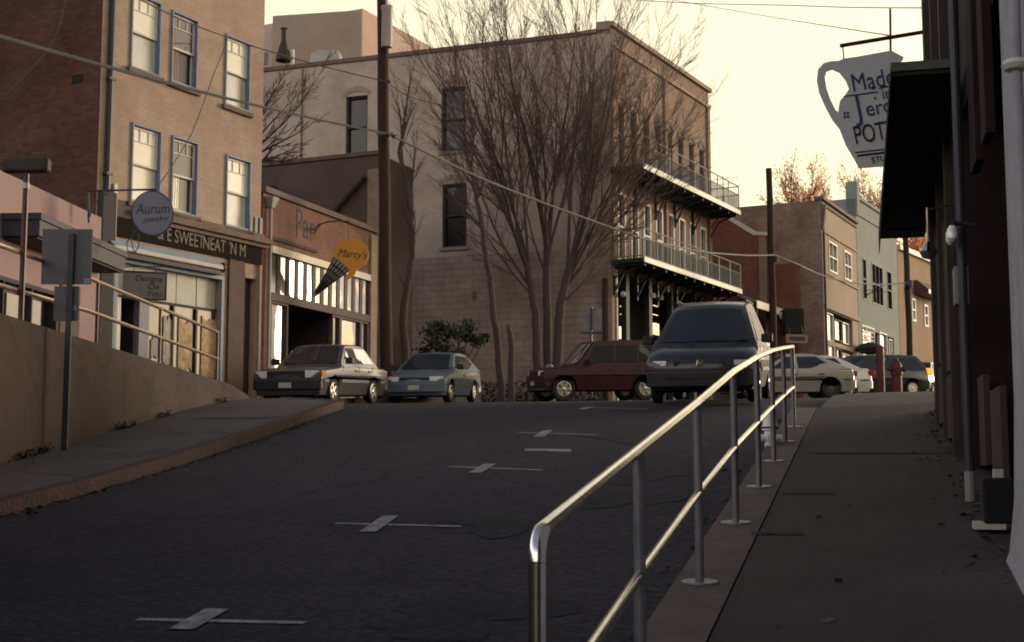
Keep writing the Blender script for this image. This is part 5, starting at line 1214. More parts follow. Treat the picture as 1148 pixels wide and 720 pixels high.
def grow(r_, tr, cr, p, d, L, r0, level, maxl, up=.05, wob=.06, spread=(18, 38), kids=(5, 7), lratio=.62, start=.25, minr=.0055, flat=None):
    steps = 9 if level == 0 else (6 if level == 1 else 4)
    path, rads = limb(r_, p, d, L, r0, steps, up, wob)
    rads = [max(a, minr) for a in rads]
    (tr if level == 0 or r0 > .045 else cr).tube(path, rads, 8 if r0 > .06 else (5 if r0 > .02 else 3))
    if level >= maxl: return
    k = r_.randint(*kids)
    for i in range(k):
        f = start + (1 - start) * (i + r_.random() * .8) / k; f = min(f, .97)
        x = f * steps; j = min(int(x), steps - 1); q = path[j].lerp(path[j + 1], x - j)
        t = (path[j + 1] - path[j]).normalized()
        a = Vector((r_.gauss(0, 1), r_.gauss(0, 1), r_.gauss(0, 1))); a = (a - t * a.dot(t)).normalized()
        an = R(r_.uniform(*spread)); nd = t * math.cos(an) + a * math.sin(an)
        rr = max(minr, min(rads[j] * .62, r0 * .55)); 
        grow(r_, tr, cr, q, nd, L * lratio * r_.uniform(.75, 1.15) * (1.15 - .45 * f), rr, level + 1, maxl, up * 1.1, wob * 1.1, spread, kids, lratio, .15, minr)
    # the leader goes on as a twig spray
    grow(r_, tr, cr, path[-1], (path[-1] - path[-2]), L * .38, max(minr, rads[-1]), level + 1, maxl, up, wob, spread, kids, lratio, .1, minr) if level + 1 <= maxl else None

def gpt(x, y, Y):
    q = at(x, y, Y); return Vector((q.x, q.y, gz(q.x, q.y) - .1))
r_ = random.Random(11)
YT = 46.8
b0 = gpt(613, 430, YT)
tree = thing("bare_tree", "wide leafless tree of several stems fanning up in front of the corner building", "tree", tuple(b0))
tr, cr = TreeMesh(), TreeMesh()
# stems traced from the base: (points in the photograph, own depth), then limbs that fan out
def stem(pts, r0, r1):
    path = [at(x, y, YT + dy) for x, y, dy in pts]; n = len(path); fine = []
    for i in range(n - 1):
        for k in range(4): fine.append(path[i].lerp(path[i + 1], k / 4) + Vector((r_.gauss(0, .015), r_.gauss(0, .015), 0)))
    fine.append(path[-1]); m = len(fine); rads = [r0 + (r1 - r0) * i / (m - 1) for i in range(m)]
    rads[0] *= 1.3; rads[1] *= 1.1
    tr.tube(fine, rads, 10); return fine
s1_ = stem([(604, 450, 0), (602, 400, 0), (600, 350, .0), (596, 325, .1), (592, 300, .1)], .16, .12)
s2_ = stem([(614, 450, .3), (614, 400, .3), (613, 350, .4), (612, 310, .5), (613, 280, .5)], .17, .13)
s3_ = stem([(624, 450, -.2), (625, 400, -.2), (627, 350, -.2), (632, 322, -.3), (640, 295, -.4)], .19, .13)
def fan(base, x, y, dy, r0, maxl=3):
    tgt = at(x, y, YT + dy); d = tgt - base; L = d.length * .80
    d0 = (d.normalized() + Vector((0, 0, .0)))
    grow(r_, tr, cr, base, d0, L, r0 * .72, 0, maxl, up=.015, wob=.045, spread=(11, 34), kids=(6, 8), lratio=.43, start=.15, minr=.0056)
def mid(st, f): i = int(f * (len(st) - 1)); return st[i]
for st, f, x, y, dy, r0 in (
    (s1_, .95, 478, 50, .2, .085), (s1_, .9, 505, -10, -.6, .085), (s3_, .75, 790, 60, .3, .07), (s1_, 1, 500, 60, -1.0, .10), (s1_, 1, 545, -5, .8, .10), (s1_, .8, 470, 130, .8, .075), (s1_, .85, 520, 30, -1.6, .08), (s1_, .7, 478, 200, -.8, .055), (s1_, 1, 575, -10, -1.2, .08),
    (s2_, 1, 600, -25, .5, .10), (s2_, 1, 632, -20, 1.3, .10), (s2_, .9, 562, 5, 1.6, .085), (s2_, .9, 662, -5, -1.3, .085), (s2_, .75, 648, 40, 1.9, .07), (s2_, 1, 590, 20, -1.8, .08), (s2_, .8, 530, 80, 2.2, .06),
    (s3_, 1, 690, 5, .4, .10), (s3_, 1, 735, 20, -.9, .10), (s3_, .9, 765, 60, .9, .085), (s3_, .9, 650, -15, -1.0, .09), (s3_, .8, 785, 110, -.6, .075), (s3_, .7, 760, 170, .5, .06), (s3_, .6, 730, 250, -.8, .045), (s3_, 1, 710, 60, 1.8, .08), (s3_, .9, 705, -10, -2.0, .08), (s3_, .85, 745, 100, -2, .06), (s3_, .95, 675, 60, -2.2, .07)):
    fan(mid(st, f), x, y, dy, r0)
tr.build("trunk", M['bark'], tree); cr.build("crown", M['twig'], tree)

def slim_tree(label, pts, Y, r0, r1, limbs, seed, maxl=2, minr=.006, lr=.45):
    global r_
    rr_ = random.Random(seed); save = r_; r_ = rr_
    b = gpt(pts[0][0], pts[0][1], Y); o = thing("bare_tree", label, "tree", tuple(b)); t_, c_ = TreeMesh(), TreeMesh()
    path = [at(x, y, Y) for x, y in pts]; path[0] = b; fine = []
    for i in range(len(path) - 1):
        for k in range(4): fine.append(path[i].lerp(path[i + 1], k / 4) + Vector((rr_.gauss(0, .02), rr_.gauss(0, .02), 0)))
    fine.append(path[-1]); m = len(fine); t_.tube(fine, [(r0 + (r1 - r0) * i / (m - 1)) * (1.25 if i == 0 else 1) for i in range(m)], 8)
    for f, x, y, dy, r in limbs:
        base = fine[int(f * (m - 1))]; d = at(x, y, Y + dy) - base; grow(rr_, t_, c_, base, d, d.length * .85, r, 0, maxl, up=.02, wob=.06, spread=(15, 42), kids=(4, 6), lratio=lr, start=.2, minr=minr)
    t_.build("trunk", M['bark'], o); 
    if c_.v: c_.build("crown", M['twig'], o)
    r_ = save; return o
slim_tree("slim crooked bare tree between the utility pole and the blue car", [(455, 440), (454, 395), (452, 350), (457, 318), (462, 280), (461, 240), (455, 200), (447, 170)], 42.5, .15, .06,
          [(.4, 436, 290, .5, .04), (.5, 480, 230, -.6, .04), (.65, 432, 190, .5, .04), (.8, 478, 150, .3, .045), (.95, 440, 95, .3, .045), (1, 460, 70, -.6, .05), (1, 475, 110, .8, .04)], 5)
slim_tree("leaning slim bare trunk in front of the block wall", [(562, 440), (561, 420), (556, 370), (549, 310), (541, 260), (535, 225), (528, 190)], 43.6, .13, .06,
          [(.7, 505, 210, .4, .04), (.85, 560, 150, -.5, .045), (1, 505, 120, .5, .045), (1, 540, 95, -.3, .045), (.9, 490, 150, .8, .03)], 8)
slim_tree("bare tree spreading its twigs from behind the tan building", [(262, 440), (266, 300), (270, 200), (274, 160)], 41.0, .16, .09,
          [(.8, 335, 172, 0, .05), (.9, 350, 140, .4, .05), (1, 325, 92, .2, .05), (.95, 345, 115, -.4, .04), (1, 305, 95, .6, .04), (.85, 330, 190, .8, .035), (.9, 372, 95, .5, .04)], 21, maxl=3, lr=.42)
# dead stub
b = gpt(573, 440, 43.2); stb = thing("tree_stub", "short dead branchless trunk beside the leaning slim trunk", "tree stub", tuple(b)); t_ = TreeMesh()
t_.tube([b, at(573, 415, 43.2), at(574, 390, 43.2), at(572, 375, 43.2), at(569.5, 364, 43.2), at(569.3, 363.5, 43.2)], [.13, .11, .10, .09, .07, .005], 8); t_.build("trunk", M['bark'], stb)

# dark evergreen bush sprawling by the wall
b = gpt(505, 440, 46); bush = thing("evergreen_bush", "sprawling dark green bush with open branches in front of the block wall", "bush", tuple(b))
t_ = TreeMesh(); lf = MB(); br_ = random.Random(3)
centres = [(482, 372, 13), (492, 366, 10), (502, 374, 12), (513, 372, 13), (526, 366, 11), (524, 378, 11), (535, 382, 9), (487, 385, 12), (500, 392, 10), (515, 397, 9), (543, 379, 6), (476, 395, 9)]
for x, y, rr in centres:
    c = at(x, y, 46 + br_.uniform(-.5, .5)); mid_ = b.lerp(c, .5) + Vector((br_.uniform(-.3, .3), 0, .25)); t_.tube([b, mid_, c], [.05, .035, .012], 5)
    for k in range(170):
        v = Vector((br_.gauss(0, .42), br_.gauss(0, .5), br_.gauss(0, .36))) * (rr / 1500 * 46)
        q = c + v; a = Vector((br_.gauss(0, 1), br_.gauss(0, 1), br_.gauss(0, 1))).normalized(); bb = a.cross(Vector((br_.gauss(0, 1), br_.gauss(0, 1), br_.gauss(0, 1)))).normalized(); s_ = br_.uniform(.04, .085)
        lf.add([q - a * s_, q + bb * s_ * .6, q + a * s_, q - bb * s_ * .6], [(0, 1, 2, 3)])
t_.build("stems", M['bark'], bush); lf.build("foliage", M['leaf_dark'], bush, uv='sheet')

# low scrub along the foot of the block wall
scr = MB(); br_ = random.Random(9)
for k in range(2600):
    x = br_.uniform(540, 680); Y = br_.uniform(44.5, 46.5); q = gpt(x, 440, Y); hgt = br_.random() ** 2 * .75
    q.z += .05 + hgt; a = Vector((br_.gauss(0, 1), br_.gauss(0, 1), br_.gauss(0, 1))).normalized(); bb = a.cross(Vector((0.3, .5, 1))).normalized(); s_ = br_.uniform(.03, .09)
    scr.add([q - a * s_, q + bb * s_ * .5, q + a * s_, q - bb * s_ * .5], [(0, 1, 2, 3)])
o = scr.build("undergrowth", M['leaf_dark'], None, uv='sheet'); tag(o, "dark low undergrowth at the foot of the block wall", "undergrowth", kind='stuff')
# grey boulder between the trunks
b = gpt(616, 440, 42.6); ico = bmesh.new(); bmesh.ops.create_icosphere(ico, subdivisions=3, radius=1)
bo = MB(); br_ = random.Random(2)
from mathutils import noise as mnoise
bo.add([Vector((v.co.x * .23, v.co.y * .3, v.co.z * .80)) * (1 + .18 * mnoise.noise(v.co * 1.4 + Vector((4, 2, 1)))) + b + Vector((0, 0, .55)) for v in ico.verts], [tuple(v.index for v in f.verts) for f in ico.faces]); ico.free()
o = bo.build("boulder", M['boulder'], None, smooth=True); tag(o, "pale grey upright boulder beside the tree stems behind the red car", "boulder")

# autumn trees beyond the roofs
def leaf_tree(label, x, ytop, ybase_px, Y, spread_px, seed, dens, m='leaf_orange'):
    rr_ = random.Random(seed); b = at(x, 420, Y); b.z = gz(b.x, b.y); o = thing("autumn_tree", label, "tree", tuple(b), group="autumn trees beyond the roofs")
    top = at(x, ytop, Y); base = at(x, ybase_px, Y); t_, c_ = TreeMesh(), TreeMesh()
    t_.tube([b, b.lerp(base, .6) + Vector((.2, 0, 0)), base], [.35, .28, .2], 8)
    H = (top - base).length; W_ = spread_px / 1500 * Y
    for k in range(9):
        d = Vector((rr_.uniform(-1, 1) * W_ * .6, rr_.uniform(-1, 1) * W_ * .6, H * rr_.uniform(.6, 1)))
        grow(rr_, t_, c_, base.lerp(b, .1 * rr_.random()), d, d.length, .09, 0, 2, up=.02, wob=.08, spread=(18, 45), kids=(5, 7), lratio=.42, minr=.016)
    lf = MB()
    pts = [c_.v[i] for i in range(0, len(c_.v), 3)]
    for k in range(dens):
        q = rr_.choice(pts) + Vector((rr_.gauss(0, .28), rr_.gauss(0, .28), rr_.gauss(0, .24))); a = Vector((rr_.gauss(0, 1), rr_.gauss(0, 1), rr_.gauss(0, 1))).normalized(); bb = a.cross(Vector((rr_.gauss(0, 1), rr_.gauss(0, 1), rr_.gauss(0, 1)))).normalized(); s_ = rr_.uniform(.06, .14)
        lf.add([q - a * s_, q + bb * s_ * .6, q + a * s_, q - bb * s_ * .6], [(0, 1, 2, 3)])
    t_.build("trunk", M['bark'], o); cc = c_.build("branches", M['twig'], o); lf.build("crown", M[m], o, uv='sheet')
leaf_tree("thin orange leaved autumn tree above the buff building's roof", 893, 190, 250, 98, 40, 31, 1700)
leaf_tree("sparse autumn tree above the buff building beside the taller one", 922, 207, 250, 102, 26, 32, 900)
leaf_tree("orange autumn tree showing between the green building and the jug sign", 978, 196, 275, 104, 26, 33, 1500)
leaf_tree("dense orange autumn tree seen under the black awning", 1026, 252, 330, 100, 34, 34, 6000)

# ================================================================== CARS
WHEELS = {}
def wheel_mesh(kind, r, w):
    key = (kind, round(r, 3))
    if key in WHEELS: return WHEELS[key]
    mb = MB(); mb.lathe([(r * .62, -w / 2 + .02), (r * .9, -w / 2), (r * .985, -w / 2 + .025), (r, -w * .2), (r, w * .2), (r * .985, w / 2 - .025), (r * .9, w / 2), (r * .62, w / 2 - .02), (r * .60, 0)], axis='y', n=28)
    ty = mb.build("wheel", M['tyre'], None, smooth=True, local=True)
    mb = MB(); ri = r * .63
    mb.lathe([(ri, w / 2 - .015), (ri * .93, w / 2 - .01), (ri * .88, w / 2 - .05), (ri * .88, w / 2 - .09), (0, w / 2 - .095)], axis='y', n=24)
    ns = {'alloy6': 6, 'alloy5': 5, 'steel': 8, 'cover': 9}[kind]
    for k in range(ns):
        a = 2 * math.pi * k / ns; d = Vector((math.cos(a), 0, math.sin(a))); e = Vector((-math.sin(a), 0, math.cos(a))); hw_ = ri * (.13 if kind != 'cover' else .16)
        for sgn_ in (1,):
            c = d * ri * .53 + Vector((0, w / 2 - .035, 0)); mb.obox(c, d * ri * .40, Vector((0, .018, 0)), e * hw_)
    mb.lathe([(ri * .26, w / 2 - .05), (ri * .26, w / 2 - .012), (ri * .18, w / 2 - .004), (0, w / 2)], axis='y', n=16)
    rm = mb.build("rim", M['rim_dull'] if kind == 'steel' else M['rim'], None, smooth=True, local=True)
    WHEELS[key] = (ty.data, rm.data); bpy.data.objects.remove(ty); bpy.data.objects.remove(rm); return WHEELS[key]

def lerp(a, b, t): return a + (b - a) * t
def car(name, label, cat, centre, az, paint, S, group=None):
    """Built in its own frame: x forward, y to its left, z up. az = compass direction of its nose."""
    L, W = S['L'], S['W']; hx = L / 2
    x, y = centre; d = Vector((math.sin(az), math.cos(az))); e = 1.2
    fwd = Vector((d.x, d.y, (gz(x + d.x * e, y + d.y * e) - gz(x - d.x * e, y - d.y * e)) / (2 * e))).normalized()
    lft = Vector((-d.y, d.x, 0)); lft.z = (gz(x + lft.x * .7, y + lft.y * .7) - gz(x - lft.x * .7, y - lft.y * .7)) / 1.4; lft.normalize()
    upd = fwd.cross(lft).normalized(); lft = upd.cross(fwd)
    rot = Matrix((fwd, lft, upd)).transposed().to_quaternion()
    root = thing(name, label, cat, (x, y, gz(x, y) + .005), group, rot)
    B_ = lambda mb, nm, m, par=root, **k: mb.build(nm, m, par, local=True, uv='sheet' if k.pop('nouv', False) else True, **k)
    zc, xf, xr, rw_ = S['zc'], S['xf'], S['xr'], S['rw']; ra = rw_ + .055
    topl = S['top']  # front to rear, (x, z)
    def arch(xc): # from rear to front along the bottom (x increasing)
        a0 = math.asin(max(-1, min(1, (zc - rw_) / ra))); pts = []
        for i in range(9): an = math.pi - a0 - (math.pi - 2 * a0) * i / 8; pts.append((xc + ra * math.cos(an), rw_ + ra * math.sin(an)))
        return pts
    ring = list(topl) + [(-hx + .12, zc)] + arch(xr) + arch(xf) + [(hx - .10, zc)]
    zmax = max(p[1] for p in topl); zmid = topl[1][1]; nl = len(topl) - 1
    fr = [-1, -.93, -.72, -.36, 0, .36, .72, .93, 1]
    mb = MB(); n = len(ring); vs = []
    def body_pt(px_, pz, f):
        af = abs(f); cut = {0: 0, .36: .012, .72: .055, .93: .13, 1: .20}[round(af, 2)] * S.get('round', 1)
        k = (abs(px_) / hx) ** 5; dz = {0: 0, .36: .002, .72: .012, .93: .035, 1: .075}[round(af, 2)] if pz > zmax * .72 else 0
        tuck = 0
        if af >= .93: tuck = (.13 * max(0, zmid - pz) / zmid + .02 * max(0, pz - zmid) / max(.1, zmax - zmid)) * (1 if af == 1 else .5)
        return Vector((px_ - math.copysign(cut * k, px_), f * (W / 2 - tuck), pz - dz))
    for f in fr: vs += [body_pt(px_, pz, f) for px_, pz in ring]
    fs = [(i * n + j, (i + 1) * n + j, (i + 1) * n + (j + 1) % n, i * n + (j + 1) % n) for i in range(len(fr) - 1) for j in range(n)]
    up_i = list(range(1, nl + 1)); lo_i = list(range(nl, n)) + [0, 1]; e0_ = (len(fr) - 1) * n
    fs += [tuple(up_i), tuple(lo_i), tuple(e0_ + i for i in reversed(up_i)), tuple(e0_ + i for i in reversed(lo_i))]
    mb.add(vs, fs)
    body = B_(mb, "body", M[paint], smooth=True, bevel=.018)
    # cabin
    (xa, za), (xb, zb_), (xc_, zc_), (xd, zd_) = S['cab']; wb_ = W / 2 - .045; wt_ = W / 2 - S.get('tumble', .2); bulge = S.get('bulge', .07)
    ff = [-1, -.94, -.6, -.3, 0, .3, .6, .94, 1]
    def yy(f, t): return f * lerp(wb_, wt_, t)
    crown = lambda f: .035 * (1 - f * f)
    def front(f, t): return Vector((lerp(xa, xb, t) + bulge * (1 - f * f), yy(f, t), lerp(za, zb_, t) + crown(f) * t - (.02 if abs(f) == 1 and t > .9 else 0)))
    def rear(f, t): return Vector((lerp(xd, xc_, t) - bulge * .7 * (1 - f * f), yy(f, t), lerp(zd_, zc_, t) + crown(f) * t - (.02 if abs(f) == 1 and t > .9 else 0)))
    def roof(f, u): a, b = front(f, 1), rear(f, 1); q = a.lerp(b, u); q.z += S.get('crown', .03) * math.sin(math.pi * u); return q
    def side(sg, xx, t):
        xfr, xre = lerp(xa, xb, t), lerp(xd, xc_, t); u = xx
        return Vector((u, sg * lerp(wb_, wt_, t), 0)), xfr, xre
    mb = MB(); rows = []
    for f in ff: rows.append([front(f, t) for t in (-.12, .33, .66, 1)] + [roof(f, u) for u in (.2, .4, .6, .8)] + [rear(f, t) for t in (1, .66, .33, -.12)])
    n = len(rows[0]); vs = [p for r in rows for p in r]
    fs = [(i * n + j, i * n + (j + 1), (i + 1) * n + j + 1, (i + 1) * n + j) for i in range(len(ff) - 1) for j in range(n - 1)]
    fs += [tuple(range(n)), tuple(reversed(range((len(ff) - 1) * n, len(ff) * n)))]
    mb.add(vs, fs); B_(mb, "cabin", M[paint], smooth=True, bevel=.02, sharp=28)
    # glass
    def grid_face(fn, f0, f1, t0, t1, off, nf=8, ntt=4):
        mb = MB(); g = []
        base = [-1, -.94, -.6, -.3, 0, .3, .6, .94, 1]
        fl = sorted({f0, f1, *[b for b in base if f0 < b < f1]}); tl = sorted({t0, t1, .33, .66})
        tl = [t for t in tl if t0 <= t <= t1]
        nrm = None
        def P_(f, t):
            b = max([k for k in base if k <= f]); b2 = min([k for k in base if k >= f]); q = fn(b, t) if b == b2 else fn(b, t).lerp(fn(b2, t), (f - b) / (b2 - b))
            return q
        vs = [P_(f, t) + off for t in tl for f in fl]; k = len(fl)
        mb.add(vs, [(j * k + i, j * k + i + 1, (j + 1) * k + i + 1, (j + 1) * k + i) for j in range(len(tl) - 1) for i in range(k - 1)]); return mb
    nf_ = Vector((zb_ - za, 0, xa - xb)).normalized() * .012; nr_ = Vector((-(zc_ - zd_), 0, -(xd - xc_))).normalized() * .012
    if nr_.z < 0: nr_.z = abs(nr_.z)
    B_(grid_face(front, -.86, .86, .06, .90, nf_), "windscreen", M[S.get('ws_mat', 'car_glass')], smooth=True)
    B_(grid_face(rear, -.82, .82, .15, .86, nr_), "rear_window", M['car_glass'], smooth=True)
    def zat(t): return lerp(za, zb_, t)
    for sg in (1, -1):
        for k, (x0b, x1b, x0t, x1t) in enumerate(S['side_windows']):
            mb = MB(); t0, t1 = .10, .86; o = Vector((0, sg * .012, .004))
            q = [Vector((x0b, sg * lerp(wb_, wt_, t0), lerp(za, zb_, t0))), Vector((x1b, sg * lerp(wb_, wt_, t0), lerp(zd_, zc_, t0) if abs(x1b - xd) < .3 else lerp(za, zb_, t0))), Vector((x1t, sg * lerp(wb_, wt_, t1), lerp(za, zb_, t1))), Vector((x0t, sg * lerp(wb_, wt_, t1), lerp(za, zb_, t1)))]
            mb.prism([v + o * .0 for v in q], o); B_(mb, "side_window", M[S.get('sw_mat', 'car_glass')])
    # shut lines and mouldings
    for sg in (1, -1):
        for xx in S['doors']:
            mb = MB(); mb.box(xx - .006, xx + .006, sg * (W / 2 - .06), sg * (W / 2 - .012), zmid, za - .03)
            B_(mb, "door_seam", M['trim'])
        if S.get('mould'):
            zm, hm, mm = S['mould']; mb = MB(); segs = [(xr + ra + .03, xf - ra - .03), (-hx + .25, xr - ra - .03), (xf + ra + .03, hx - .25)]
            for a, b in segs:
                if b > a: mb.box(a, b, sg * (W / 2 - .01), sg * (W / 2 + .012), zm - hm, zm + hm)
            B_(mb, "side_moulding", M[mm])
        mb = MB()
        for xx in S.get('handles', []): mb.box(xx - .1, xx + .1, sg * (W / 2 - .05), sg * (W / 2 + .004), za - .15, za - .11)
        if S.get('handles'): B_(mb, "door_handle", M['trim'], bevel=.006)
        mx_ = S['mirror']; mb = MB(); mb.box(mx_ - .07, mx_ + .07, sg * (W / 2 + .0), sg * (W / 2 + .19), za + .02, za + .17); B_(mb, "wing_mirror", M[S.get('mirror_mat', 'trim')], bevel=.03, smooth=True)
        # lights
        hl = S['head']; y0, y1, z0, z1 = hl; fx = S['front_x']
        mb = MB(); pts_f = lambda yv: fx - .20 * S.get('round', 1) * (max(0, yv / (W / 2) - .55) / .45) ** 1.6
        a = (y0, pts_f(y0)); b = (y1, pts_f(y1)); md = ((y0 + y1) / 2, pts_f((y0 + y1) / 2)); 
        ringp = []
        for (yv, xv) in (a, md, b): ringp.append((xv + .022, sg * yv))
        back_ = [(xv - .12, sg * yv) for (yv, xv) in (b, md, a)]
        poly = [Vector((px_, py_, z0)) for px_, py_ in ringp + back_]; mb.prism(poly, (0, 0, z1 - z0)); B_(mb, "headlight", M['lamp_glass'], bevel=.008)
        if S.get('indicator'):
            y0i, y1i, z0i, z1i = S['indicator']; mb = MB(); xv0, xv1 = pts_f(y0i), pts_f(y1i)
            mb.prism([Vector((xv0 + .02, sg * y0i, z0i)), Vector((xv1 + .02, sg * y1i, z0i)), Vector((xv1 - .2, sg * y1i, z0i)), Vector((xv0 - .1, sg * y0i, z0i))], (0, 0, z1i - z0i)); B_(mb, "indicator", M['amber'])
        tl = S['tail']; mb = MB(); mb.box(-hx + tl[4] - .03, -hx + tl[4] + .22, sg * tl[0], sg * (tl[1]), tl[2], tl[3]); B_(mb, "tail_light", M[S.get('tail_mat', 'tail_red')], bevel=.02)
        for xx in (xf, xr):
            wm = wheel_mesh(S['wheel'], rw_, S.get('tw', .19)); o = bpy.data.objects.new("wheel", wm[0]); COL.objects.link(o); o.parent = root; o.location = (xx, sg * (W / 2 - .11), rw_)
            if sg < 0: o.rotation_euler = (0, 0, math.pi)
            o2 = bpy.data.objects.new("rim", wm[1]); COL.objects.link(o2); o2.parent = o
    # dark underside, bumpers, grille, plate
    mb = MB(); mb.box(-hx + .25, hx - .22, -W / 2 + .22, W / 2 - .22, zc - .03, zc + .42); B_(mb, "underbody", M['dark'])
    def bumper(nm, sgx, z0, z1, m, extra=.05):
        mb = MB(); pts = []; k = 10
        fxx = S['front_x'] if sgx > 0 else hx
        for i in range(k + 1):
            yv = -W / 2 + .01 + (W - .02) * i / k; c = .20 * S.get('round', 1) * (abs(yv) / (W / 2)) ** 4; pts.append(Vector((sgx * (max(fxx, S.get('bump_x', fxx)) + extra - c), yv, z0)))
        inn = [Vector((p.x - sgx * .16, p.y * .97, z0)) for p in reversed(pts)]
        mb.prism(pts + inn, (0, 0, z1 - z0)); B_(mb, nm, M[m], bevel=.02, smooth=True)
    fb = S['bumper']; bumper("front_bumper", 1, fb[0], fb[1], fb[2]); rb_ = S.get('rbumper', fb); bumper("rear_bumper", -1, rb_[0], rb_[1], rb_[2])
    if S.get('grille'):
        y1, z0, z1 = S['grille']; mb = MB(); mb.box(fxg := S['front_x'] - .06, S['front_x'] + .018, -y1, y1, z0, z1); B_(mb, "grille", M[S.get('grille_mat', 'trim')], bevel=.006)
    mb = MB(); zp = (fb[0] + fb[1]) / 2; mb.box(S['front_x'] + .05, S['front_x'] + .062 + S.get('plate_x', 0), -.15, .15, zp - .06, zp + .06)
    if S.get('plate', True): B_(mb, "number_plate", M['plate'])
    zw_ = za + .02
    for yv in (-.15, .35):
        mb = MB(); mb.tube([Vector((xa + .06 + bulge * .7, yv, zw_)), Vector((lerp(xa, xb, .12) + .07, yv + .5 * (-1 if yv > 0 else 1) * -.9, lerp(za, zb_, .10) + .02))], .009, 5); B_(mb, "wiper", M['trim'])
    return root, B_, S

# --- dark blue minivan, near the rail
ndir = TH
mv = dict(L=4.70, W=1.80, zc=.22, xf=1.40, xr=-1.43, rw=.32, top=[(2.32, .30), (2.35, .55), (2.33, .66), (2.25, .77), (1.95, .875), (1.55, .955), (1.30, 1.0), (0, 1.02), (-2.10, 1.02), (-2.28, .96), (-2.33, .6)],
          cab=[(1.46, .97), (.40, 1.62), (-1.85, 1.64), (-2.22, .99)], tumble=.27, bulge=.15, side_windows=[(1.02, .12, .36, .10), (.04, -.98, .04, -.96), (-1.06, -1.95, -1.04, -1.72)], doors=[1.1, .08, -1.02], handles=[.25, -.85],
          mirror=1.02, head=(.54, .83, .62, .70), indicator=(.835, .88, .62, .71), tail=(.72, .86, .75, 1.05, .04), crown=.115, front_x=2.30, bumper=(.28, .53, 'van_blue'), rbumper=(.34, .66, 'van_blue'), grille=(.42, .61, .69), wheel='alloy6', tw=.2, round=1.25, bump_x=2.33, mould=(.55, .03, 'trim'), mirror_mat='trim')
M['van_blue'] = mat("midnight_blue_paint", (0.009, 0.0085, 0.015), 0.45, 0.05, 2, coat=0.4, metal=0.0)
M['van_silver'] = mat("silver_blue_paint", (0.10, 0.10, 0.115), 0.3, 0.05, 2, coat=1.0, metal=0.3)
pc = at(801, 452, 23.6)
van, BV, S_ = car("minivan", "dark blue minivan with a roof rack parked facing downhill behind the steel rail", "minivan", (pc.x, pc.y), TH + math.pi - R(0.5), 'van_blue', mv)
for sg in (1, -1):
    mb = MB(); mb.tube([Vector((-1.6, sg * .60, 1.70)), Vector((-1.5, sg * .60, 1.755)), Vector((.12, sg * .60, 1.755)), Vector((.22, sg * .60, 1.70))], .018, 6); BV(mb, "roof_rail", M['trim'], smooth=True)
for xx in (-.75, -1.45):
    mb = MB(); mb.box(xx - .03, xx + .03, -.62, .62, 1.745, 1.77); BV(mb, "roof_bar", M['steel_dull'], bevel=.006)
mb = MB(); e_ = 2.325
for a, b in (((-.045, -.04), (-.03, .045)), ((.045, -.04), (.03, .045)), ((-.038, 0), (.038, 0))): mb.tube([Vector((e_ + .03, a[0], .655 + a[1])), Vector((e_ + .02, b[0], .655 + b[1]))], .011, 5)
mb.box(e_ + .0, e_ + .02, -.065, .065, .60, .71); BV(mb, "emblem", M['chrome'])
mb = MB(); mb.box(2.33, 2.392, -.55, .55, .42, .50); BV(mb, "air_intake", M['trim'])

# --- grey boxy sedan, parked at the brick shop
M['grey_car'] = mat("silver_grey_paint", (0.075, 0.074, 0.08), 0.32, 0.05, 2, coat=0.7, metal=0.35)
M['blue_car'] = mat("steel_blue_paint", (0.115, 0.150, 0.18), 0.4, 0.05, 2, coat=0.3, metal=0.15)
M['red_car'] = mat("maroon_paint", (0.045, 0.005, 0.009), 0.5, 0.08, 2, coat=0.12)
M['beige_car'] = mat("beige_paint", (0.40, 0.36, 0.29), 0.32, 0.05, 2, coat=1.0, metal=0.2)
M['white_car'] = mat("off_white_paint", (0.62, 0.60, 0.53), 0.3, 0.05, 2, coat=1.0)
M['teal_van'] = mat("dark_teal_paint", (0.009, 0.021, 0.030), 0.45, 0.05, 2, coat=0.2)
M['black_car'] = mat("black_paint", (0.012, 0.012, 0.014), 0.3, 0.05, 2, coat=1.0)
sed = dict(L=4.35, W=1.66, zc=.20, xf=1.30, xr=-1.18, rw=.295, top=[(2.10, .30), (2.14, .55), (2.12, .74), (2.04, .79), (1.20, .86), (.85, .90), (0, .91), (-1.45, .91), (-2.05, .89), (-2.14, .80), (-2.15, .55)],
           cab=[(.86, .89), (.22, 1.36), (-.98, 1.36), (-1.48, .90)], tumble=.22, bulge=.05, side_windows=[(.62, -.18, .20, -.17), (-.26, -1.22, -.25, -.92)], doors=[.75, -.22, -1.1], handles=[-.05, -.9], mirror=.66,
           head=(.46, .76, .58, .74), indicator=(.765, .83, .58, .74), tail=(.45, .80, .62, .80, .03), front_x=2.11, bumper=(.32, .52, 'trim'), grille=(.455, .58, .73), wheel='alloy5', round=.45, mould=(.52, .035, 'trim'), sw_mat='car_glass_bright', plate=True)
c = at(363, 445, 31.6)
car("sedan", "boxy silver grey sedan parked nose out at the kerb by the brick shop", "car", (c.x, c.y), R(15) + math.pi, 'grey_car', sed)
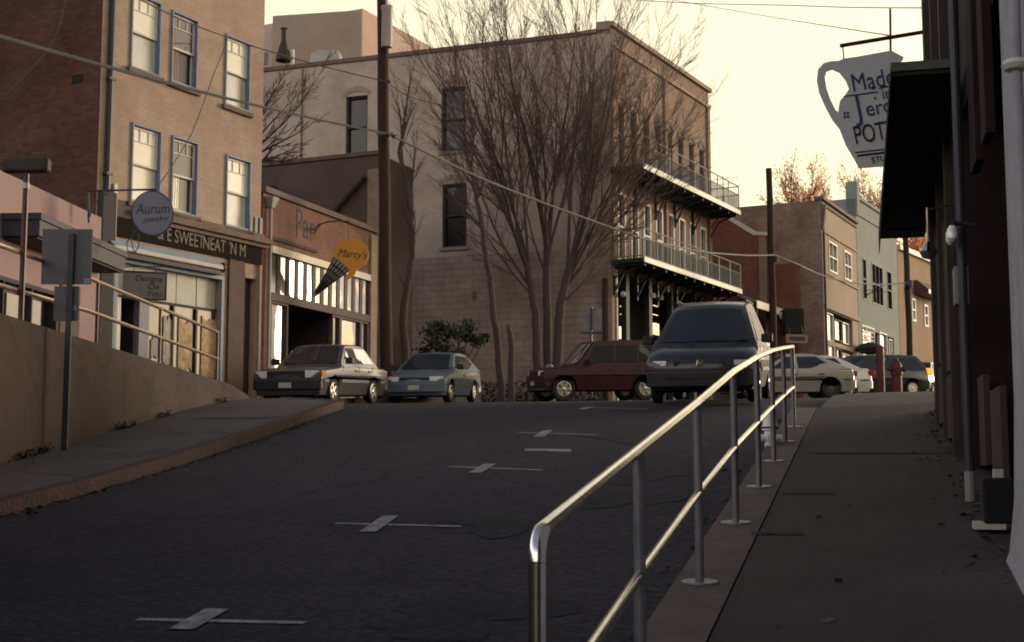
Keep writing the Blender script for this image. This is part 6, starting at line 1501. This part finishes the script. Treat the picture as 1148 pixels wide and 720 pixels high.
hat = dict(L=4.0, W=1.66, zc=.19, xf=1.25, xr=-1.18, rw=.285, top=[(1.95, .30), (1.99, .50), (1.97, .62), (1.85, .71), (1.30, .82), (.95, .88), (0, .90), (-1.5, .92), (-1.90, .90), (-1.97, .75), (-1.98, .5)],
           cab=[(1.05, .86), (.15, 1.33), (-1.05, 1.33), (-1.80, .92)], tumble=.24, bulge=.10, side_windows=[(.75, -.15, .18, -.13), (-.25, -1.45, -.22, -1.05)], doors=[.72, -.2], handles=[-.05], mirror=.72,
           head=(.42, .74, .56, .68), tail=(.5, .78, .70, .86, .06), front_x=1.95, bumper=(.28, .52, 'blue_car'), grille=(.40, .58, .66), wheel='cover', round=1.0, mould=(.48, .02, 'trim'), sw_mat='car_glass_bright')
c = at(488, 445, 36.6)
car("hatchback", "rounded steel blue three door hatchback parked in front of the dark bush", "car", (c.x, c.y), R(13) + math.pi, 'blue_car', hat)
suv = dict(L=4.05, W=1.64, zc=.30, xf=1.26, xr=-1.22, rw=.345, top=[(1.88, .42), (1.91, .62), (1.89, .84), (1.80, .93), (1.20, .99), (.75, 1.03), (0, 1.03), (-1.85, 1.03), (-1.93, .98), (-1.95, .6)],
           cab=[(.80, 1.01), (.26, 1.66), (-1.82, 1.70), (-1.93, 1.02)], tumble=.10, bulge=.05, side_windows=[(.54, -.28, .30, -.27), (-.36, -.98, -.35, -.97), (-1.05, -1.78, -1.04, -1.70)], doors=[.6, -.32, -1.01], handles=[-.15, -.9], mirror=.5,
           head=(.42, .68, .72, .86), indicator=(.685, .76, .72, .86), tail=(.58, .78, .62, .86, .04), front_x=1.87, bumper=(.42, .60, 'trim'), grille=(.40, .73, .85), wheel='alloy6', tw=.2, round=.6, ws_mat='car_glass_bright', sw_mat='car_glass')
c = at(668, 445, 38.4)
rsv, BR, S_ = car("small_suv", "maroon four door suv crossing the junction, facing left", "suv", (c.x, c.y), R(72) + math.pi, 'red_car', suv)
mb = MB(); mb.tube([Vector((.1, .5, 1.66)), Vector((-1.5, .5, 1.69))], .02, 6); mb.tube([Vector((.1, -.5, 1.66)), Vector((-1.5, -.5, 1.69))], .02, 6); BR(mb, "roof_rail", M['trim'])

# --- cars beyond the rail on the right
bei = dict(sed); bei.update(L=4.1, top=[(2.0, .30), (2.03, .5), (2.0, .66), (1.9, .72), (1.2, .82), (.85, .87), (0, .89), (-1.3, .93), (-1.95, .92), (-2.03, .82), (-2.04, .5)], cab=[(.9, .86), (.1, 1.33), (-.75, 1.33), (-1.75, .93)], side_windows=[(.62, -.12, .14, -.11), (-.2, -1.36, -.19, -.78)], doors=[.7, -.16], xr=-1.2, xf=1.25,
           head=(.44, .76, .55, .66), front_x=1.98, bumper=(.30, .54, 'beige_car'), rbumper=(.30, .54, 'beige_car'), wheel='steel', round=.8, mould=(.56, .02, 'trim'), sw_mat='car_glass', tail=(.3, .78, .66, .82, .05))
c = at(880, 446, 41.0)
car("coupe", "beige fastback coupe parked behind the end of the steel rail", "car", (c.x, c.y), R(85) + math.pi, 'beige_car', bei)
whi = dict(sed); whi.update(L=4.5, top=[(2.2, .30), (2.23, .5), (2.2, .66), (2.1, .72), (1.3, .84), (.95, .89), (0, .91), (-1.5, .98), (-2.1, .98), (-2.23, .88), (-2.25, .5)], cab=[(1.0, .88), (.15, 1.38), (-.95, 1.37), (-1.75, .97)], side_windows=[(.7, -.2, .16, -.19), (-.28, -1.3, -.26, -.9)], xf=1.4, xr=-1.3,
           rw=.31, front_x=2.18, bumper=(.30, .56, 'white_car'), rbumper=(.30, .56, 'white_car'), wheel='alloy6', round=1.0, mould=(.58, .02, 'trim'), sw_mat='car_glass', tail=(.4, .82, .72, .9, .06))
c = at(899, 446, 44.2)
car("sedan", "off white sedan with bright alloy wheels parked beyond the beige coupe", "car", (c.x, c.y), R(80) + math.pi, 'white_car', whi)
tea = dict(mv); tea.update(L=4.75, cab=[(1.46, .93), (.40, 1.50), (-1.85, 1.50), (-2.22, .95)], crown=.05, bumper=(.30, .58, 'teal_van'), rbumper=(.30, .60, 'teal_van'), tail_mat='amber_lit', tail=(.76, .89, .82, 1.06, .06), top=[(2.34, .30), (2.37, .55), (2.35, .72), (2.25, .82), (1.95, .92), (1.55, 1.0), (1.30, 1.03), (0, 1.05), (-2.2, 1.05), (-2.32, 1.0), (-2.37, .6)], wheel='cover')
c = at(970, 446, 48.5)
car("minivan", "dark teal minivan with a lit amber tail light behind the red hydrant", "minivan", (c.x, c.y), R(68) + math.pi, 'teal_van', tea)
blk = dict(sed); blk.update(bumper=(.3, .52, 'black_car'), tail_mat='red_lit', wheel='steel', sw_mat='car_glass')
c = at(1038, 446, 53.5)
car("sedan", "black sedan with red tail lights beside the dark building's corner", "car", (c.x, c.y), R(38), 'black_car', dict(blk, tail=(.42, .80, .62, .80, .03)))

# ================================================================== STREET FURNITURE ON THE RIGHT
def gtop(x, Y): q = at(x, 446, Y); return Vector((q.x, q.y, gz(q.x, q.y)))
b = gtop(988, 38.5); bol = thing("bollard", "tall dark red steel bollard in front of the teal minivan", "bollard", tuple(b))
mb = MB(); mb.lathe([(.11, -.1), (.11, 1.42), (.105, 1.47), (.08, 1.5), (0, 1.51)], b, n=16); mb.build("post", M['red'], bol, smooth=True)
mb = MB(); mb.lathe([(.113, 1.08), (.122, 1.09), (.122, 1.13), (.113, 1.14)], b, n=16); mb.build("band", M['maroon'], bol, smooth=True)
b = gtop(1006, 37.5); hy = thing("red_hydrant", "stout dark red hydrant beside the tall red bollard", "hydrant", tuple(b))
mb = MB(); mb.lathe([(.19, -.1), (.19, .06), (.14, .08), (.14, .62), (.17, .64), (.17, .70), (.14, .76), (.15, .9), (.11, 1.0), (.05, 1.05), (.05, 1.1), (0, 1.11)], b, n=18); mb.build("barrel", M['red'], hy, smooth=True)
for sg in (-1, 1): mb = MB(); mb.tube([b + Vector((0, 0, .80)), b + Vector((sg * .23, -.05, .80))], .07, 12); mb.build("outlet", M['red'], hy, smooth=True)
mb = MB(); mb.tube([b + Vector((0, 0, .76)), b + Vector((0, -.22, .76))], .09, 12); mb.build("outlet", M['red'], hy, smooth=True)
# white hydrant at the kerb behind the rail
b = hit(864, 513, 0); b.z = gz(b.x, b.y); hyw = thing("hydrant", "small chalky white fire hydrant at the kerb behind the steel rail", "hydrant", tuple(b))
K = .52
mb = MB(); mb.lathe([(.17 * K, -.02), (.17 * K, .05), (.12 * K, .07), (.12 * K, .46 * K + .05), (.17 * K, .47 * K + .05), (.17 * K, .56 * K + .05), (.15 * K, .60 * K + .05), (.15 * K, .70 * K + .05), (.10 * K, .82 * K + .05), (.04 * K, .86 * K + .05), (.04 * K, .93 * K + .05), (0, .94 * K + .05)], b, n=18); mb.build("barrel", M['hydrant'], hyw, smooth=True)
for sg in (-1, 1): mb = MB(); mb.tube([b + Vector((0, 0, .40 * K)), b + Vector((sg * .24 * K, -.02, .40 * K))], .075 * K, 12); mb.build("outlet", M['hydrant'], hyw, smooth=True)
mb = MB(); mb.tube([b + Vector((0, 0, .40 * K)), b + Vector((0, -.24 * K, .40 * K))], .10 * K, 12); mb.build("outlet", M['hydrant'], hyw, smooth=True)
mb = MB(); mb.lathe([(.174 * K, .50 * K + .05), (.182 * K, .51 * K + .05), (.182 * K, .53 * K + .05), (.174 * K, .54 * K + .05)], b, n=18); mb.build("flange", M['letter_dark'], hyw)
# square sign seen from behind near the corner building
b = gpt(663, 440, 46); ts = thing("street_sign", "pale grey square sign on a thin post seen from behind beside the bare tree", "sign", tuple(b))
mb = MB(); tp_ = at(663, 344, 46); mb.tube([b, tp_], .035, 6); mb.build("post", M['post'], ts)
a_, b_ = at(651, 345, 45.95), at(675, 370, 45.95); mb = MB(); mb.box(a_.x, b_.x, 46.04, 46.05, b_.z, a_.z); mb.build("sign_plate", M['boulder'], ts)
a_, b_ = at(651, 372, 45.95), at(675, 375, 45.95); mb = MB(); mb.box(a_.x, b_.x, 45.94, 45.96, b_.z, a_.z); mb.build("cross_bar", M['post'], ts)

# ================================================================== THE STEEL HANDRAIL (foreground)
g0 = at(596, 605, 3.72); 
hr = thing("handrail", "worn tubular steel handrail with seven posts running uphill along the kerb", "handrail", (base_r[0].x, base_r[0].y, gz(*base_r[0]) + .13))
tops = [(602, 600, 3.74), (716, 505, 5.65), (781.5, 452, 7.83), (822, 417, 9.75), (848, 401, 11.45), (865, 393.5, 13.1), (878, 390.5, 14.7), (888, 389, 16.2)]
tl_ = []
for (x, y, Y) in tops:
    q = at(x, y, Y); tl_.append(q)
# keep the posts on one line in plan
pl = [Vector((q.x, q.y)) for q in tl_]
tl_ = [Vector((p.x, p.y, q.z)) for p, q in zip(pl, tl_)]
RR = .0255
e0 = tl_[0]; dirn = (tl_[1] - tl_[0]).normalized()
elbow = []
for i in range(7):
    a = math.pi / 2 * i / 6; rr = .075; elbow.append(e0 + dirn * rr * (1 - math.sin(a)) * 1.0 - Vector((0, 0, rr * (1 - math.cos(a)))))
elbow.reverse()
zend = gz(e0.x, e0.y) + .13
fin = tl_[-1]; edir = (tl_[-1] - tl_[-2]).normalized()
main = [Vector((elbow[0].x, elbow[0].y, elbow[0].z))] + elbow[1:]
path = elbow + []
# smooth the bends where the slope eases
seq = tl_[1:]
for i, p in enumerate(seq):
    prev = seq[i - 1] if i else tl_[0]
    if i < len(seq) - 1:
        d1, d2 = (prev - p).normalized() * .12, (seq[i + 1] - p).normalized() * .12
        path += [p + d1, p + (d1 + d2) * .25, p + d2]
    else: path.append(p + edir * .05)
mb = MB(); mb.tube(path, RR, 16); mb.build("top_rail", M['steel'], hr, smooth=True)
for i, p in enumerate(tl_):
    gzp = gz(p.x, p.y) + .134
    ztp = (elbow[0].z if i == 0 else p.z - .01)
    px_ = elbow[0] if i == 0 else p
    mb = MB(); mb.tube([Vector((px_.x, px_.y, gzp)), Vector((px_.x, px_.y, ztp))], RR if i == 0 else .0255, 14); po = mb.build("post", M['steel'] if i == 0 else M['steel_dull'], hr, smooth=True)
    mb = MB(); n = 20; d3 = Vector((rdir.x, rdir.y, 0)); s3 = Vector((rnorm.x, rnorm.y, 0)); sl_ = (gz(p.x + rdir.x * .1, p.y + rdir.y * .1) - gz(p.x, p.y)) / .1
    rg = [Vector((px_.x, px_.y, gzp)) + d3 * .075 * math.sin(2 * math.pi * k / n) + s3 * .11 * math.cos(2 * math.pi * k / n) + Vector((0, 0, sl_ * .075 * math.sin(2 * math.pi * k / n))) for k in range(n)]
    mb.prism(rg, (0, 0, .012)); mb.build("base_plate", M['steel_dull'], po, bevel=.003)
for i in range(len(tl_) - 1):
    a, b = tl_[i], tl_[i + 1]; ga, gb = gz(a.x, a.y) + .13, gz(b.x, b.y) + .13
    pa, pb = Vector((a.x, a.y, ga + (a.z - ga) * .5)), Vector((b.x, b.y, gb + (b.z - gb) * .5)); d = (pb - pa).normalized()
    mb = MB(); mb.tube([pa + d * .02, pb - d * .02], .023, 12); mb.build("mid_rail", M['steel'], hr, smooth=True)

# ================================================================== LITTLE THINGS ON THE GROUND
# worn tar patches and seams in the asphalt
pr_ = random.Random(17)
def patch(px, py, rx, ry, seed, lobes=26):
    q = random.Random(seed); c = hit(px, py, 0); mb = MB(); ring = []
    al = TH + q.uniform(-.3, .3); ex = Vector((math.sin(al), math.cos(al))); ey = Vector((ex.y, -ex.x))
    ph = [q.uniform(0, 6.28) for _ in range(4)]
    for k in range(lobes):
        a = 2 * math.pi * k / lobes; w = 1 + .28 * math.sin(2 * a + ph[0]) + .22 * math.sin(3 * a + ph[1]) + .16 * math.sin(5 * a + ph[2]) + .12 * math.sin(9 * a + ph[3])
        p = c.xy + ex * ry * math.sin(a) * w + ey * rx * math.cos(a) * w; ring.append((p.x, p.y, gz(p.x, p.y) + .004))
    cz = (c.x, c.y, gz(c.x, c.y) + .004)
    mb.add([cz] + ring, [(0, 1 + k, 1 + (k + 1) % lobes) for k in range(lobes)])
    o = mb.build("asphalt_patch", M['tar'], None, uv='sheet'); o["kind"] = 'structure'
M['tar'] = ground_mat("worn_tar", (0.021, 0.0205, 0.026), (0.013, 0.013, 0.017), 0.3, 0.6, 2.2, 18)
for i, (x, y, rx, ry) in enumerate(((520, 690, .55, .42), (700, 560, .4, .5), (745, 530, .25, .8), (560, 590, .4, .35), (700, 490, .5, .6))):
    patch(x, y, rx, ry, 40 + i)
# weeds at the foot of the retaining wall
wd = MB(); q_ = random.Random(23)
for k in range(620):
    t = q_.random(); cl = q_.choice((.05, .09, .34, .36, .5, .8)) + q_.gauss(0, .018)
    p = wb[0] + (wb[1] - wb[0]) * max(-.4, cl) + Vector((q_.uniform(.01, .10), 0)); z = gz(p.x, p.y) + .13 + q_.random() ** 2 * .09
    a = Vector((q_.gauss(0, 1), q_.gauss(0, 1), q_.gauss(0, 1))).normalized(); b_ = a.cross(Vector((.3, .4, 1))).normalized(); s_ = q_.uniform(.012, .03)
    c = Vector((p.x, p.y, z)); wd.add([c - a * s_, c + b_ * s_ * .5, c + a * s_, c - b_ * s_ * .5], [(0, 1, 2, 3)])
o = wd.build("weeds", M['leaf_dark'], None, uv='sheet'); tag(o, "dark weeds growing at the foot of the retaining wall", "weeds", kind='stuff')
# dead leaves blown along the walls and kerbs
lv = MB(); q_ = random.Random(29)
def leafat(p, off):
    s_ = q_.uniform(.015, .04); a = q_.uniform(0, 6.28); e1 = Vector((math.cos(a), math.sin(a), q_.gauss(0, .25))) * s_; e2 = Vector((-math.sin(a), math.cos(a), q_.gauss(0, .25))) * s_ * .6
    c = Vector((p.x, p.y, gz(p.x, p.y) + off + .012)); lv.add([c - e1, c + e2, c + e1, c - e2], [(0, 1, 2, 3)])
for k in range(260): t = q_.uniform(-2.5, 8); leafat(wr(t) + WRN * abs(q_.gauss(.03, .14)), .13)
for k in range(260): t = q_.uniform(-4, 12); leafat(rp(t) - rnorm * (.2 + abs(q_.gauss(0, .12))), 0)
for k in range(200):
    i = q_.randrange(1, 5); p = kl[i].lerp(kl[i + 1], q_.random()); leafat(p + Vector((abs(q_.gauss(.03, .1)), -.02)), 0)
for k in range(36): leafat(rp(q_.uniform(-5, 11)) + rnorm * q_.uniform(.2, 1.7), .13)
o = lv.build("dead_leaves", M['dead_leaf'], None, uv='sheet'); tag(o, "dead brown leaves scattered along the kerbs and wall foot", "dead leaves", kind='stuff')
